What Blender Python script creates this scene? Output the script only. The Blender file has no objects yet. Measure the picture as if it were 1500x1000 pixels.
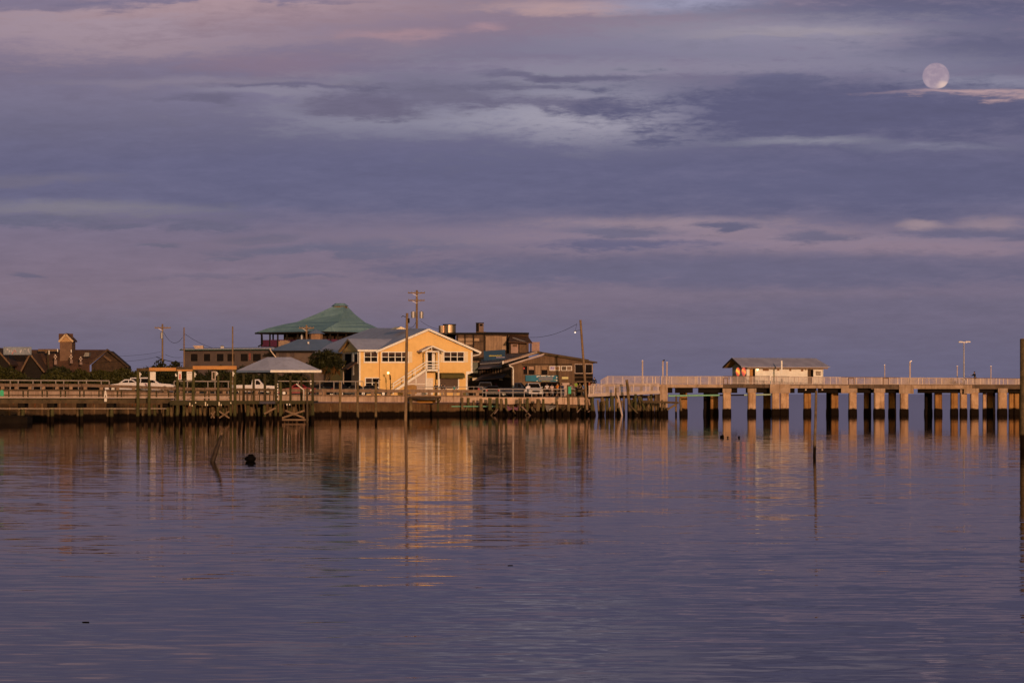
import bpy, math, random
from mathutils import Vector, Matrix
random.seed(7)
R = math.radians
scene = bpy.context.scene
C = scene.collection

# ------------------------------------------------------------------ camera
F, CX, HY, H = 4400.0, 750.0, 577.0, 2.7     # focal length in photo pixels, centre column, horizon row, eye height
cam_d = bpy.data.cameras.new('camera')
cam = bpy.data.objects.new('camera', cam_d); C.objects.link(cam)
cam.location = (0, 0, H); cam.rotation_euler = (R(90), 0, 0)
cam_d.sensor_width = 36; cam_d.lens = F/1500*36
cam_d.shift_y = (HY-500)/1500
cam_d.clip_start = 1; cam_d.clip_end = 200000
scene.camera = cam

# ------------------------------------------------------------------ sun and sky
SUN_EL, SUN_AZ = 5.5, 168.0                   # azimuth clockwise from +Y: behind the camera, to the right
sd = bpy.data.lights.new('sun', 'SUN'); so = bpy.data.objects.new('sun', sd); C.objects.link(so)
sd.energy = 2.5; sd.angle = R(1.0); sd.color = (1.0, 0.585, 0.36)
_e, _a = R(SUN_EL), R(SUN_AZ)
sun_dir = Vector((math.sin(_a)*math.cos(_e), math.cos(_a)*math.cos(_e), math.sin(_e)))
so.rotation_euler = sun_dir.to_track_quat('Z', 'Y').to_euler()
scene.view_settings.view_transform = 'Standard'
scene.view_settings.look = 'None'
scene.view_settings.exposure = 0.0
scene.view_settings.gamma = 1.0

def lin(c):
    o = []
    for v in c:
        v = v/255.0
        o.append(v/12.92 if v <= 0.04045 else ((v+0.055)/1.055)**2.4)
    return (o[0], o[1], o[2], 1.0)

class NT:
    """small helper that writes node trees"""
    def __init__(s, nt): s.nt = nt
    def n(s, t, **k):
        x = s.nt.nodes.new(t)
        for a, b in k.items(): setattr(x, a, b)
        return x
    def l(s, a, b): s.nt.links.new(a, b)
    def put(s, sock, v):
        if isinstance(v, bpy.types.NodeSocket): s.l(v, sock)
        else: sock.default_value = v
    def m(s, op, a, b=None, c=None, clamp=False):
        x = s.n('ShaderNodeMath', operation=op, use_clamp=clamp)
        s.put(x.inputs[0], a)
        if b is not None: s.put(x.inputs[1], b)
        if c is not None: s.put(x.inputs[2], c)
        return x.outputs[0]
    def smooth(s, v, a, b):
        x = s.n('ShaderNodeMapRange', interpolation_type='SMOOTHSTEP')
        s.put(x.inputs[0], v); s.put(x.inputs[1], a); s.put(x.inputs[2], b)
        return x.outputs[0]
    def mix(s, f, a, b):
        x = s.n('ShaderNodeMix', data_type='RGBA')
        s.put(x.inputs[0], f); s.put(x.inputs[6], a); s.put(x.inputs[7], b)
        return x.outputs[2]
    def comb(s, x, y, z=0.0):
        c = s.n('ShaderNodeCombineXYZ')
        for i, v in enumerate((x, y, z)): s.put(c.inputs[i], v)
        return c.outputs[0]
    def noise(s, vec, scale, detail=4, rough=0.55, dist=0.0):
        x = s.n('ShaderNodeTexNoise')
        s.l(vec, x.inputs['Vector']); x.inputs['Scale'].default_value = scale
        x.inputs['Detail'].default_value = detail; x.inputs['Roughness'].default_value = rough
        x.inputs['Distortion'].default_value = dist
        return x
    def ramp(s, v, stops):
        r = s.n('ShaderNodeValToRGB'); s.put(r.inputs[0], v)
        e = r.color_ramp.elements
        while len(e) < len(stops): e.new(0.5)
        for i, (p, c) in enumerate(stops): e[i].position = p; e[i].color = c
        return r.outputs[0]

world = bpy.data.worlds.new('World'); scene.world = world
world.use_nodes = True
w = NT(world.node_tree); world.node_tree.nodes.clear()
WS = 0.1
def build_sky():
    tc = w.n('ShaderNodeTexCoord')
    sp = w.n('ShaderNodeSeparateXYZ'); w.l(tc.outputs['Generated'], sp.inputs[0])
    x, y, z = sp.outputs
    yc = w.m('MAXIMUM', y, 0.12)
    U = w.m('MULTIPLY_ADD', w.m('DIVIDE', x, yc), F, CX)          # bearing and height of the sky direction in units of 1/4400
    V = w.m('MULTIPLY_ADD', w.m('DIVIDE', z, yc), -F, HY)
    vec = w.comb(w.m('MULTIPLY', U, 1/210.0), w.m('MULTIPLY', V, 1/46.0), 0.0)
    nz = w.noise(vec, 1.0, 7, 0.6, 0.3)
    nf = w.noise(w.comb(w.m('MULTIPLY', U, 1/70.0), w.m('MULTIPLY', V, 1/13.0), 3.7), 1.0, 6, 0.62, 0.2)
    na = w.m('SUBTRACT', nz.outputs[0], 0.5); nb = w.m('SUBTRACT', nf.outputs[0], 0.5)
    Vw = w.m('ADD', V, w.m('MULTIPLY_ADD', na, 46.0, w.m('MULTIPLY', nb, 14.0)))
    t = w.m('MULTIPLY_ADD', Vw, 1/1000.0, 0.4, clamp=True)         # V -400..600
    st = [(-400,(72,70,86)),(-70,(112,104,122)),(15,(150,132,148)),(60,(132,117,138)),(110,(120,111,136)),(150,(118,112,138)),
          (185,(108,104,131)),(240,(101,99,130)),(300,(103,101,131)),(340,(121,110,133)),(385,(124,110,130)),(435,(127,111,128)),
          (480,(114,104,124)),(530,(107,100,122)),(590,(104,99,122))]
    col = w.ramp(t, [((v+400)/1000.0, lin(c)) for v, c in st])
    # right side is bluer and darker than the left
    side = w.smooth(U, 350.0, 1350.0)
    col = w.mix(w.m('MULTIPLY', side, 0.45), col, lin((101,98,127)))
    nw = w.noise(w.comb(w.m('MULTIPLY_ADD', U, 1/26.0, w.m('MULTIPLY', V, 1/40.0)), w.m('MULTIPLY', V, 1/6.5), 8.1), 1.0, 6, 0.68, 0.4)
    nc = w.m('SUBTRACT', nw.outputs[0], 0.5)
    edge = w.m('MULTIPLY_ADD', na, 1.9, w.m('MULTIPLY_ADD', nb, 1.7, w.m('MULTIPLY', nc, 1.1)))
    body = w.m('MULTIPLY_ADD', nb, .9, w.m('MULTIPLY_ADD', nc, .7, 1.2), clamp=True)
    blobs = [  # centre bearing, centre height, half width, half height, colour, strength, softness
        (170, 40, 330, 34, (162,141,154), .9, .6), (360, 12, 260, 18, (172,143,150), .8, .5), (60, 4, 130, 9, (120,112,140), .8, .4),
        (330, 1, 150, 4, (112,108,140), .7, .4), (640, 35, 330, 26, (138,118,138), .55, .6), (830, 12, 90, 9, (184,152,154), .8, .6),
        (590, 50, 70, 6, (168,135,145), .8, .7), (712, 42, 22, 5, (170,136,146), .7, .7), (400, 95, 120, 13, (136,115,136), .6, .7),
        (1010, 6, 110, 12, (152,152,180), .8, .6), (1330, 25, 260, 28, (95,95,127), .95, .4), (1150, 56, 250, 30, (146,139,158), .95, .6),
        (1000, 72, 300, 20, (128,124,150), .7, .6), (1180, 48, 120, 5, (158,148,160), .7, .6), (1440, 78, 130, 30, (98,97,128), .9, .5),
        (1270, 100, 190, 22, (132,128,152), .75, .6), (900, 100, 260, 10, (142,134,156), .7, .7), (1440, 125, 120, 9, (140,138,160), .8, .6),
        (770, 160, 290, 46, (140,137,157), .95, .5), (880, 174, 150, 28, (160,155,171), .95, .5), (300, 122, 170, 6, (134,124,143), .75, .6),
        (400, 136, 110, 9, (138,132,152), .8, .6), (640, 140, 110, 22, (106,101,127), .8, .45), (520, 150, 70, 14, (108,102,128), .85, .4),
        (820, 152, 120, 9, (106,101,128), .85, .4), (300, 148, 60, 9, (104,99,124), .85, .35), (420, 126, 110, 4, (104,99,126), .8, .4),
        (860, 112, 80, 5, (102,98,126), .85, .4), (760, 110, 60, 4, (108,103,130), .85, .4), (760, 126, 70, 4, (106,102,128), .8, .4),
        (1230, 164, 320, 44, (93,92,124), 1.0, .2), (1140, 118, 60, 8, (98,97,128), .9, .35), (1425, 138, 110, 3.6, (184,152,155), .85, .6),
        (1180, 207, 100, 6, (140,138,154), .8, .6), (1370, 216, 90, 5, (128,126,148), .75, .6), (1150, 258, 110, 5, (110,105,133), .6, .7),
        (1300, 265, 330, 42, (93,93,126), .7, .5), (700, 255, 420, 44, (98,98,131), .6, .6), (40, 262, 110, 8, (118,112,132), .6, .7),
        (110, 305, 160, 10, (130,124,136), .75, .6), (40, 324, 90, 9, (103,101,125), .85, .35), (190, 331, 45, 4, (103,100,124), .85, .35),
        (290, 326, 60, 5, (104,101,126), .8, .35), (390, 346, 45, 5, (105,101,125), .8, .35), (230, 356, 26, 3, (106,102,124), .8, .35),
        (470, 366, 110, 7, (105,102,126), .9, .3), (600, 360, 130, 11, (104,101,127), .9, .3), (330, 377, 22, 3, (106,102,124), .75, .35),
        (40, 402, 18, 3, (104,99,122), .85, .35), (300, 407, 70, 3, (112,103,124), .7, .4), (450, 406, 50, 3, (108,101,124), .8, .35),
        (970, 330, 170, 11, (150,131,145), .9, .5), (1100, 352, 420, 17, (146,127,144), .8, .6), (900, 340, 80, 9, (108,104,130), .9, .3),
        (930, 359, 130, 6, (101,98,128), .95, .3), (1065, 330, 42, 4, (100,98,126), .95, .3), (1195, 347, 45, 6, (106,102,128), .9, .35),
        (1350, 328, 26, 7, (160,138,146), .8, .5), (1450, 330, 50, 10, (150,130,142), .8, .5), (1420, 343, 110, 9, (103,100,128), .9, .35),
        (1380, 366, 170, 10, (144,124,141), .8, .6), (1100, 398, 420, 24, (104,100,127), .9, .35), (850, 395, 170, 16, (106,102,128), .75, .5),
        (700, 425, 300, 10, (126,112,132), .5, .7), (1050, 432, 260, 8, (122,110,130), .7, .6), (1300, 450, 260, 14, (106,100,124), .6, .6)]
    for cx, cy, rx, ry, c, a, soft in blobs:
        dx = w.m('MULTIPLY_ADD', U, 1.0/rx, -cx/rx); dy = w.m('MULTIPLY_ADD', Vw, 1.0/ry, -cy/ry)
        d = w.m('MULTIPLY_ADD', dx, dx, w.m('MULTIPLY', dy, dy))
        d = w.m('ADD', w.m('SQRT', d), edge)
        soft = .45+soft*.7
        f = w.m('MULTIPLY', w.smooth(d, 1.0+soft*1.0, 1.0-soft*0.85), body)
        col = w.mix(w.m('MULTIPLY', f, a), col, lin(c))
    # fine streaky texture of the cloud deck
    hv = w.n('ShaderNodeHueSaturation'); w.l(col, hv.inputs['Color'])
    w.l(w.m('MULTIPLY_ADD', nc, 0.14, w.m('MULTIPLY_ADD', nb, 0.26, w.m('MULTIPLY_ADD', na, 0.22, 1.0))), hv.inputs['Value'])
    hv.inputs['Saturation'].default_value = 0.94
    col = hv.outputs[0]
    sc = w.n('ShaderNodeVectorMath', operation='SCALE'); w.l(col, sc.inputs[0]); sc.inputs['Scale'].default_value = 1.0/WS
    # clear evening sky behind and overhead
    sky = w.n('ShaderNodeTexSky', sky_type='NISHITA')
    sky.sun_disc = False; sky.sun_elevation = R(SUN_EL); sky.sun_rotation = R(SUN_AZ)
    sky.air_density = 1.2; sky.dust_density = 2.0
    ahead = w.m('MULTIPLY', w.smooth(y, 0.05, 0.55), w.smooth(z, 0.75, 0.25))
    fin = w.mix(ahead, sky.outputs[0], sc.outputs[0])
    bg = w.n('ShaderNodeBackground'); w.l(fin, bg.inputs['Color']); bg.inputs['Strength'].default_value = WS
    out = w.n('ShaderNodeOutputWorld'); w.l(bg.outputs[0], out.inputs['Surface'])
build_sky()

# ------------------------------------------------------------------ materials
MATS = {}
def mat(name, c, c2=None, rough=0.7, nscale=3.0, metal=0.0, bump=0.0, bscale=None, wet=None, planks=None, streak=None, spec=0.2, dirt=None):
    """procedural surface: two tones by noise, optional plank lines, rust streaks and a wet tide band below height `wet`"""
    if name in MATS: return MATS[name]
    m = bpy.data.materials.new(name); m.use_nodes = True; MATS[name] = m
    t = NT(m.node_tree); p = m.node_tree.nodes['Principled BSDF']
    p.inputs['Roughness'].default_value = rough; p.inputs['Metallic'].default_value = metal
    p.inputs['Specular IOR Level'].default_value = spec
    tc = t.n('ShaderNodeTexCoord'); geo = t.n('ShaderNodeNewGeometry')
    c = tuple(c)+(1,); c2 = tuple(c2)+(1,) if c2 else tuple(v*0.72 for v in c[:3])+(1,)
    pos = geo.outputs['Position']
    nz = t.noise(pos, nscale, 6, 0.62)
    col = t.mix(t.smooth(nz.outputs[0], 0.34, 0.66), c, c2)
    sp = t.n('ShaderNodeSeparateXYZ'); t.l(pos, sp.inputs[0])
    if planks:   # (spacing, axis) seams between boards along the wall
        s, ax = planks
        k = t.m('MULTIPLY', t.m('ADD', sp.outputs[0], t.m('MULTIPLY', sp.outputs[1], 0.7)) if ax == 'v' else sp.outputs[2], 1.0/s)
        fr = t.m('FRACT', k)
        seam = t.m('MULTIPLY', t.m('LESS_THAN', fr, 0.1), 0.55)
        wn = t.n('ShaderNodeTexWhiteNoise', noise_dimensions='1D'); t.l(t.m('FLOOR', k), wn.inputs['W'])
        col = t.mix(t.m('MULTIPLY', wn.outputs[0], 0.5), col, tuple(v*0.55 for v in c[:3])+(1,))
        col = t.mix(seam, col, (c[0]*.25, c[1]*.25, c[2]*.25, 1))
    if streak:
        sn = t.noise(t.comb(t.m('MULTIPLY', sp.outputs[0], 2.3), t.m('MULTIPLY', sp.outputs[1], 2.3), t.m('MULTIPLY', sp.outputs[2], 0.25)), 1.0, 5, 0.65)
        col = t.mix(t.m('MULTIPLY', t.smooth(sn.outputs[0], 0.48, 0.68), 0.8), col, tuple(streak)+(1,))
    if dirt:
        dn = t.noise(pos, 0.55, 6, 0.7)
        col = t.mix(t.m('MULTIPLY', t.smooth(dn.outputs[0], 0.5, 0.7), 0.7), col, tuple(dirt)+(1,))
    if wet:
        wn2 = t.noise(pos, 1.4, 4, 0.6)
        hgt = t.m('MULTIPLY_ADD', wn2.outputs[0], 0.55, t.m('ADD', sp.outputs[2], -0.28))
        f = t.smooth(hgt, wet+0.12, wet-0.12)
        col = t.mix(f, col, (0.010, 0.006, 0.004, 1))
        t.l(t.m('MULTIPLY_ADD', f, -spec*.8, spec), p.inputs['Specular IOR Level'])
    t.l(col, p.inputs['Base Color'])
    if bump:
        b = t.n('ShaderNodeBump'); b.inputs['Strength'].default_value = bump; b.inputs['Distance'].default_value = 0.05
        bn = t.noise(pos, bscale or nscale*4, 4, 0.6); t.l(bn.outputs[0], b.inputs['Height']); t.l(b.outputs[0], p.inputs['Normal'])
    return m
def emit(name, c, s):
    if name in MATS: return MATS[name]
    m = bpy.data.materials.new(name); m.use_nodes = True; MATS[name] = m
    p = m.node_tree.nodes['Principled BSDF']
    p.inputs['Base Color'].default_value = tuple(c)+(1,)
    p.inputs['Emission Color'].default_value = tuple(c)+(1,); p.inputs['Emission Strength'].default_value = s
    return m
def leaf_mat(name, c, c2, c3=None):
    m = bpy.data.materials.new(name); m.use_nodes = True; MATS[name] = m
    t = NT(m.node_tree); p = m.node_tree.nodes['Principled BSDF']; p.inputs['Roughness'].default_value = 0.6
    p.inputs['Specular IOR Level'].default_value = 0.2
    geo = t.n('ShaderNodeNewGeometry')
    nz = t.noise(geo.outputs['Position'], 0.9, 3, 0.6)
    col = t.mix(t.smooth(nz.outputs[0], 0.36, 0.64), tuple(c)+(1,), tuple(c2)+(1,))
    n2 = t.noise(geo.outputs['Position'], 6.0, 2, 0.6)
    col = t.mix(t.m('MULTIPLY', t.smooth(n2.outputs[0], 0.5, 0.72), 0.6), col, tuple(c3 or [v*1.7 for v in c])+(1,))
    t.l(col, p.inputs['Base Color'])
    return m

M_white   = mat('white_paint', (.80,.76,.70), (.70,.65,.59), .5, 2.0)
M_cream   = mat('cream_paint', (.74,.62,.44), (.68,.55,.38), .55, 2.0)
M_yellow  = mat('yellow_siding', (.77,.495,.19), (.71,.45,.165), .6, .7, bump=.15, bscale=6, dirt=(.62,.38,.13), streak=(.71,.445,.155))
M_yellowshade = mat('shaded_yellow_siding', (.34,.27,.20), (.28,.22,.17), .6, .9)  # shaded copy of the yellow siding: the side's shade is in its colour
M_roofg   = mat('grey_roof_metal', (.46,.45,.57), (.38,.37,.475), .5, .35, bump=.2, bscale=2, streak=(.33,.31,.39))
M_roofb   = mat('blue_roof_metal', (.16,.205,.31), (.125,.165,.255), .45, .4)
M_roofgr  = mat('green_roof_metal', (.175,.285,.325), (.14,.235,.27), .5, .3, streak=(.11,.20,.225))
M_shingle = mat('brown_shingle', (.11,.055,.032), (.075,.038,.024), .8, 1.2, bump=.3)
M_darkwood= mat('dark_wood', (.06,.036,.022), (.035,.022,.015), .8, 2.0)
M_brownwd = mat('brown_board_wall', (.175,.105,.062), (.115,.068,.04), .75, 1.1, planks=(.32,'v'), streak=(.10,.06,.04))
M_tanwd   = mat('tan_board_wall', (.36,.235,.15), (.27,.17,.105), .75, 1.1, planks=(.4,'v'), streak=(.16,.10,.07))
M_trimdk  = mat('dark_trim', (.016,.012,.010), None, .7, spec=.1)
M_black   = mat('black_interior', (.004,.003,.003), None, .8, spec=.05)
M_blind   = mat('dusky_blind', (.075,.042,.035), (.05,.028,.022), .8, 2.0)
M_glass   = mat('window_glass', (.006,.005,.006), (.012,.008,.007), .6, 1.5, spec=.04)
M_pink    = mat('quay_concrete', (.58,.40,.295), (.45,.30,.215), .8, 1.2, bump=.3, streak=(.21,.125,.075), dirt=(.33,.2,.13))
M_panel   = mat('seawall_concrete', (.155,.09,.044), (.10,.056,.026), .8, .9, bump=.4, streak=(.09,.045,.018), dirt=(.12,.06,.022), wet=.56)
M_quaydk  = mat('quay_under', (.13,.075,.04), (.07,.042,.024), .85, .9, bump=.4, streak=(.03,.02,.012), wet=.95)
M_balus   = mat('balustrade_concrete', (.31,.20,.135), (.23,.145,.095), .8, 1.0, streak=(.15,.09,.055))
M_pier    = mat('pier_concrete', (.43,.30,.215), (.32,.215,.145), .8, 1.0, bump=.4, streak=(.18,.115,.065), dirt=(.24,.155,.10))
M_pierdk  = mat('dark_pier_concrete', (.15,.10,.068), (.095,.062,.042), .85, .9, streak=(.05,.035,.025))  # darker tone of the pier concrete for the deck and some edge sections
M_nearblack  = mat('near_black', (.010,.007,.005), (.016,.011,.008), .9, 1.0, spec=.08)  # plain near-black; on the rear pier piles it stands in for shade
M_pile    = mat('concrete_pile', (.56,.37,.235), (.36,.215,.12), .8, .9, bump=.6, streak=(.20,.105,.05), dirt=(.26,.15,.075), wet=.86)
M_pileor  = mat('rust_stained_pile', (.38,.20,.07), (.27,.135,.045), .8, .8, bump=.3, streak=(.16,.07,.02), wet=.86)
M_wood    = mat('weathered_timber', (.095,.062,.032), (.055,.036,.02), .8, 1.6, bump=.4, streak=(.07,.05,.03))
M_woodgr  = mat('green_treated_timber', (.050,.041,.017), (.032,.027,.011), .8, 1.5, bump=.3)
M_pilewd  = mat('timber_pile', (.20,.13,.065), (.09,.062,.03), .85, 1.3, bump=.5, streak=(.08,.055,.03), wet=.58)
M_pilegn  = mat('mossy_timber_pile', (.085,.075,.028), (.055,.05,.018), .85, 1.3, bump=.5, streak=(.05,.05,.02), wet=.62)
M_brace   = mat('pale_brace_timber', (.21,.13,.08), (.15,.095,.058), .8, 2.0)
M_beamor  = mat('new_orange_timber', (.50,.24,.075), (.42,.19,.06), .7, 1.5)
M_fence   = mat('pale_picket_wood', (.46,.36,.325), (.37,.285,.255), .75, 1.5)
M_fencelt = mat('pale_rail_post', (.62,.50,.45), (.50,.40,.36), .75, 1.5)
M_fencedk = mat('brown_rail_wood', (.20,.13,.10), (.14,.09,.07), .75, 1.5)
M_galv    = mat('galvanised_pipe', (.36,.31,.30), (.29,.25,.24), .6, 3.0)
M_raildim = mat('dull_guard_rail', (.30,.25,.23), (.23,.19,.175), .7, 2.0)
M_pole    = mat('pole_timber', (.24,.155,.09), (.17,.105,.06), .85, 1.2, streak=(.11,.07,.04))
M_metalgr = mat('grey_metal', (.33,.31,.31), (.25,.23,.23), .4, 2.0, metal=.4)
M_steel   = mat('shiny_tank_steel', (.42,.33,.26), (.30,.22,.17), .3, .8, metal=.9)
M_wire    = mat('black_cable', (.015,.014,.014), None, .6)
M_asphalt = mat('asphalt', (.055,.05,.048), (.04,.037,.036), .9, 2.0)
M_grassy  = mat('sandy_ground', (.10,.085,.05), (.07,.06,.035), .95, .5)
M_tyre    = mat('tyre_rubber', (.015,.015,.015), None, .8)
M_rim     = mat('alloy_rim', (.45,.44,.43), None, .35, metal=.6)
M_teal    = mat('teal_banner_cloth', (.018,.15,.24), (.014,.115,.19), .6, 1.0)
M_navy    = mat('navy_sign_board', (.006,.045,.11), (.005,.035,.085), .6, 1.0)
M_olive   = mat('olive_awning_canvas', (.105,.082,.022), (.08,.064,.018), .75, 1.5)
M_purple  = mat('purple_panel', (.12,.03,.075), (.09,.024,.058), .6, 1.0)
M_lattice = mat('white_lattice', (.48,.37,.31), (.42,.32,.27), .7, 8.0)
M_signgr  = mat('grey_sign_panel', (.21,.24,.29), (.16,.18,.22), .6, 1.0)
M_signwh  = mat('white_sign_panel', (.74,.68,.62), (.62,.56,.50), .6, 4.0)
M_red     = mat('red_paint', (.5,.04,.035), None, .5)
M_greenp  = mat('green_daymark', (.05,.42,.22), (.04,.34,.18), .6, 2.0)
M_pipegn  = mat('green_pipe', (.22,.46,.29), (.16,.36,.24), .5, .6)
M_pipewh  = mat('white_pipe', (.78,.62,.50), (.6,.46,.36), .5, .4)
M_skin    = mat('skin', (.50,.31,.22), None, .55)
M_hair    = mat('dark_hair', (.03,.02,.014), None, .6)
M_lamp    = emit('warm_lamp_glass', (1.0,.72,.30), 3.0)
M_lampw   = emit('white_lamp_glass', (1.0,.93,.80), 1.2)
L_dark    = leaf_mat('dark_leaves', (.015,.016,.005), (.028,.028,.007))
L_olive   = leaf_mat('olive_leaves', (.026,.026,.005), (.046,.043,.008))
L_dry     = leaf_mat('dry_fronds', (.11,.05,.014), (.06,.035,.010))

# ------------------------------------------------------------------ mesh and object helpers
def X(px, D): return (px-CX)/F*D
def Z(py, D): return H+(HY-py)/F*D
def P(px, py, D): return Vector((X(px, D), D, Z(py, D)))
class MB:
    def __init__(s): s.v = []; s.f = []
    def add(s, vs, fs):
        o = len(s.v); s.v += [tuple(p) for p in vs]; s.f += [tuple(i+o for i in q) for q in fs]; return s
    def box(s, x0, x1, y0, y1, z0, z1):
        return s.add([(x0,y0,z0),(x1,y0,z0),(x1,y1,z0),(x0,y1,z0),(x0,y0,z1),(x1,y0,z1),(x1,y1,z1),(x0,y1,z1)],
                     [(0,3,2,1),(4,5,6,7),(0,1,5,4),(1,2,6,5),(2,3,7,6),(3,0,4,7)])
    def pb(s, px0, px1, py0, py1, D, dep):                # box whose front face spans a measured rectangle at distance D
        return s.box(X(px0,D), X(px1,D), D, D+dep, Z(py1,D), Z(py0,D))
    def prism(s, pts, ext):                               # polygon swept along a vector
        n = len(pts); e = Vector(ext); a = [Vector(p) for p in pts]
        return s.add(a+[p+e for p in a], [tuple(range(n)), tuple(reversed(range(n, 2*n)))]+[(i, n+i, n+(i+1)%n, (i+1)%n)[::-1] for i in range(n)])
    def pp(s, pts, D, dep): return s.prism([P(a, b, D) for a, b in pts], (0, dep, 0))
    def cyl(s, a, b, r0, r1=None, n=10):
        a, b = Vector(a), Vector(b); r1 = r0 if r1 is None else r1
        d = (b-a).normalized(); u = d.orthogonal().normalized(); q = d.cross(u)
        vs = []
        for c, r in ((a, r0), (b, r1)):
            for i in range(n):
                t = 2*math.pi*i/n; vs.append(c+(u*math.cos(t)+q*math.sin(t))*r)
        return s.add(vs, [tuple(range(n))[::-1], tuple(range(n, 2*n))]+[(i, (i+1)%n, n+(i+1)%n, n+i) for i in range(n)])
    def bar(s, a, b, w_, h_=None):                        # rectangular bar
        a, b = Vector(a), Vector(b); h_ = h_ or w_
        d = (b-a).normalized(); up = Vector((0,0,1)) if abs(d.z) < .95 else Vector((0,1,0))
        u = d.cross(up).normalized()*w_/2; q = u.cross(d).normalized()*h_/2
        vs = [c+e for c in (a, b) for e in (-u-q, u-q, u+q, -u+q)]
        return s.add(vs, [(0,1,2,3),(7,6,5,4),(0,4,5,1),(1,5,6,2),(2,6,7,3),(3,7,4,0)])
    def tube(s, pts, r, n=6):
        for a, b in zip(pts[:-1], pts[1:]): s.cyl(a, b, r, r, n)
        return s
    def ball(s, c, rx, ry, rz, nu=12, nv=8):
        vs = []; fs = []
        for j in range(nv+1):
            ph = math.pi*j/nv
            for i in range(nu):
                t = 2*math.pi*i/nu
                vs.append((c[0]+rx*math.sin(ph)*math.cos(t), c[1]+ry*math.sin(ph)*math.sin(t), c[2]+rz*math.cos(ph)))
        for j in range(nv):
            for i in range(nu): fs.append((j*nu+i, (j+1)*nu+i, (j+1)*nu+(i+1)%nu, j*nu+(i+1)%nu))
        return s.add(vs, fs)
    def quad(s, *p): return s.add(p, [tuple(range(len(p)))])
    def leaves(s, c, r, n, size, seed, shell=.55, flat=1.0):
        rnd = random.Random(seed)
        for _ in range(n):
            while True:
                d = Vector((rnd.uniform(-1,1), rnd.uniform(-1,1), rnd.uniform(-1,1)))
                if .05 < d.length <= 1: break
            d = d.normalized()*(shell+(1-shell)*rnd.random()) if rnd.random() < .75 else d
            p = Vector((c[0]+d.x*r[0], c[1]+d.y*r[1], c[2]+d.z*r[2]))
            a = Vector((rnd.gauss(0,1), rnd.gauss(0,1), rnd.gauss(0,1)*flat)).normalized()
            b = a.orthogonal().normalized(); b = (Matrix.Rotation(rnd.uniform(0,6.3), 3, a) @ b)
            e = a.cross(b); L = size*rnd.uniform(.6,1.4); W = L*.45
            s.quad(p-b*L, p-e*W, p+b*L, p+e*W)
        return s
ORG = {}
def link(name, mb, m, org, smooth=False):
    me = bpy.data.meshes.new(name)
    me.from_pydata([(v[0]-org[0], v[1]-org[1], v[2]-org[2]) for v in mb.v], [], mb.f)
    me.materials.append(m)
    if smooth:
        for p in me.polygons: p.use_smooth = True
    me.update()
    o = bpy.data.objects.new(name, me); C.objects.link(o); return o
def thing(name, label, cat, loc=(0,0,0), group=None, rz=0.0):
    o = bpy.data.objects.new(name, None); C.objects.link(o); o.empty_display_size = .3
    o.location = loc; o.rotation_euler = (0,0,rz); o['label'] = label; o['category'] = cat
    if group: o['group'] = group
    ORG[o] = Vector(loc) if not rz else Vector((0,0,0))
    return o
def part(t, name, mb, m, label=None, smooth=False, org=None, kind=None):
    o = link(name, mb, m, ORG.get(t, Vector((0,0,0))) if org is None else org, smooth); o.parent = t
    ORG[o] = ORG.get(t, Vector((0,0,0)))
    if label: o['label'] = label
    if kind: o['kind'] = kind
    return o
def solo(name, mb, m, label, cat, group=None, smooth=False):
    xs = [v[0] for v in mb.v]; ys = [v[1] for v in mb.v]; zs = [v[2] for v in mb.v]
    org = ((min(xs)+max(xs))/2, (min(ys)+max(ys))/2, min(zs))
    o = link(name, mb, m, org, smooth); o.location = org
    o['label'] = label; o['category'] = cat
    if group: o['group'] = group
    return o
def struct(name, mb, m, kind='structure'):
    o = link(name, mb, m, (0,0,0)); o['kind'] = kind; return o
def local(t): ORG[t] = Vector((0,0,0)); return t
def copy_tree(o, parent=None):
    c = o.copy(); C.objects.link(c); c.parent = parent
    for ch in list(o.children): copy_tree(ch, c)
    return c

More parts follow.
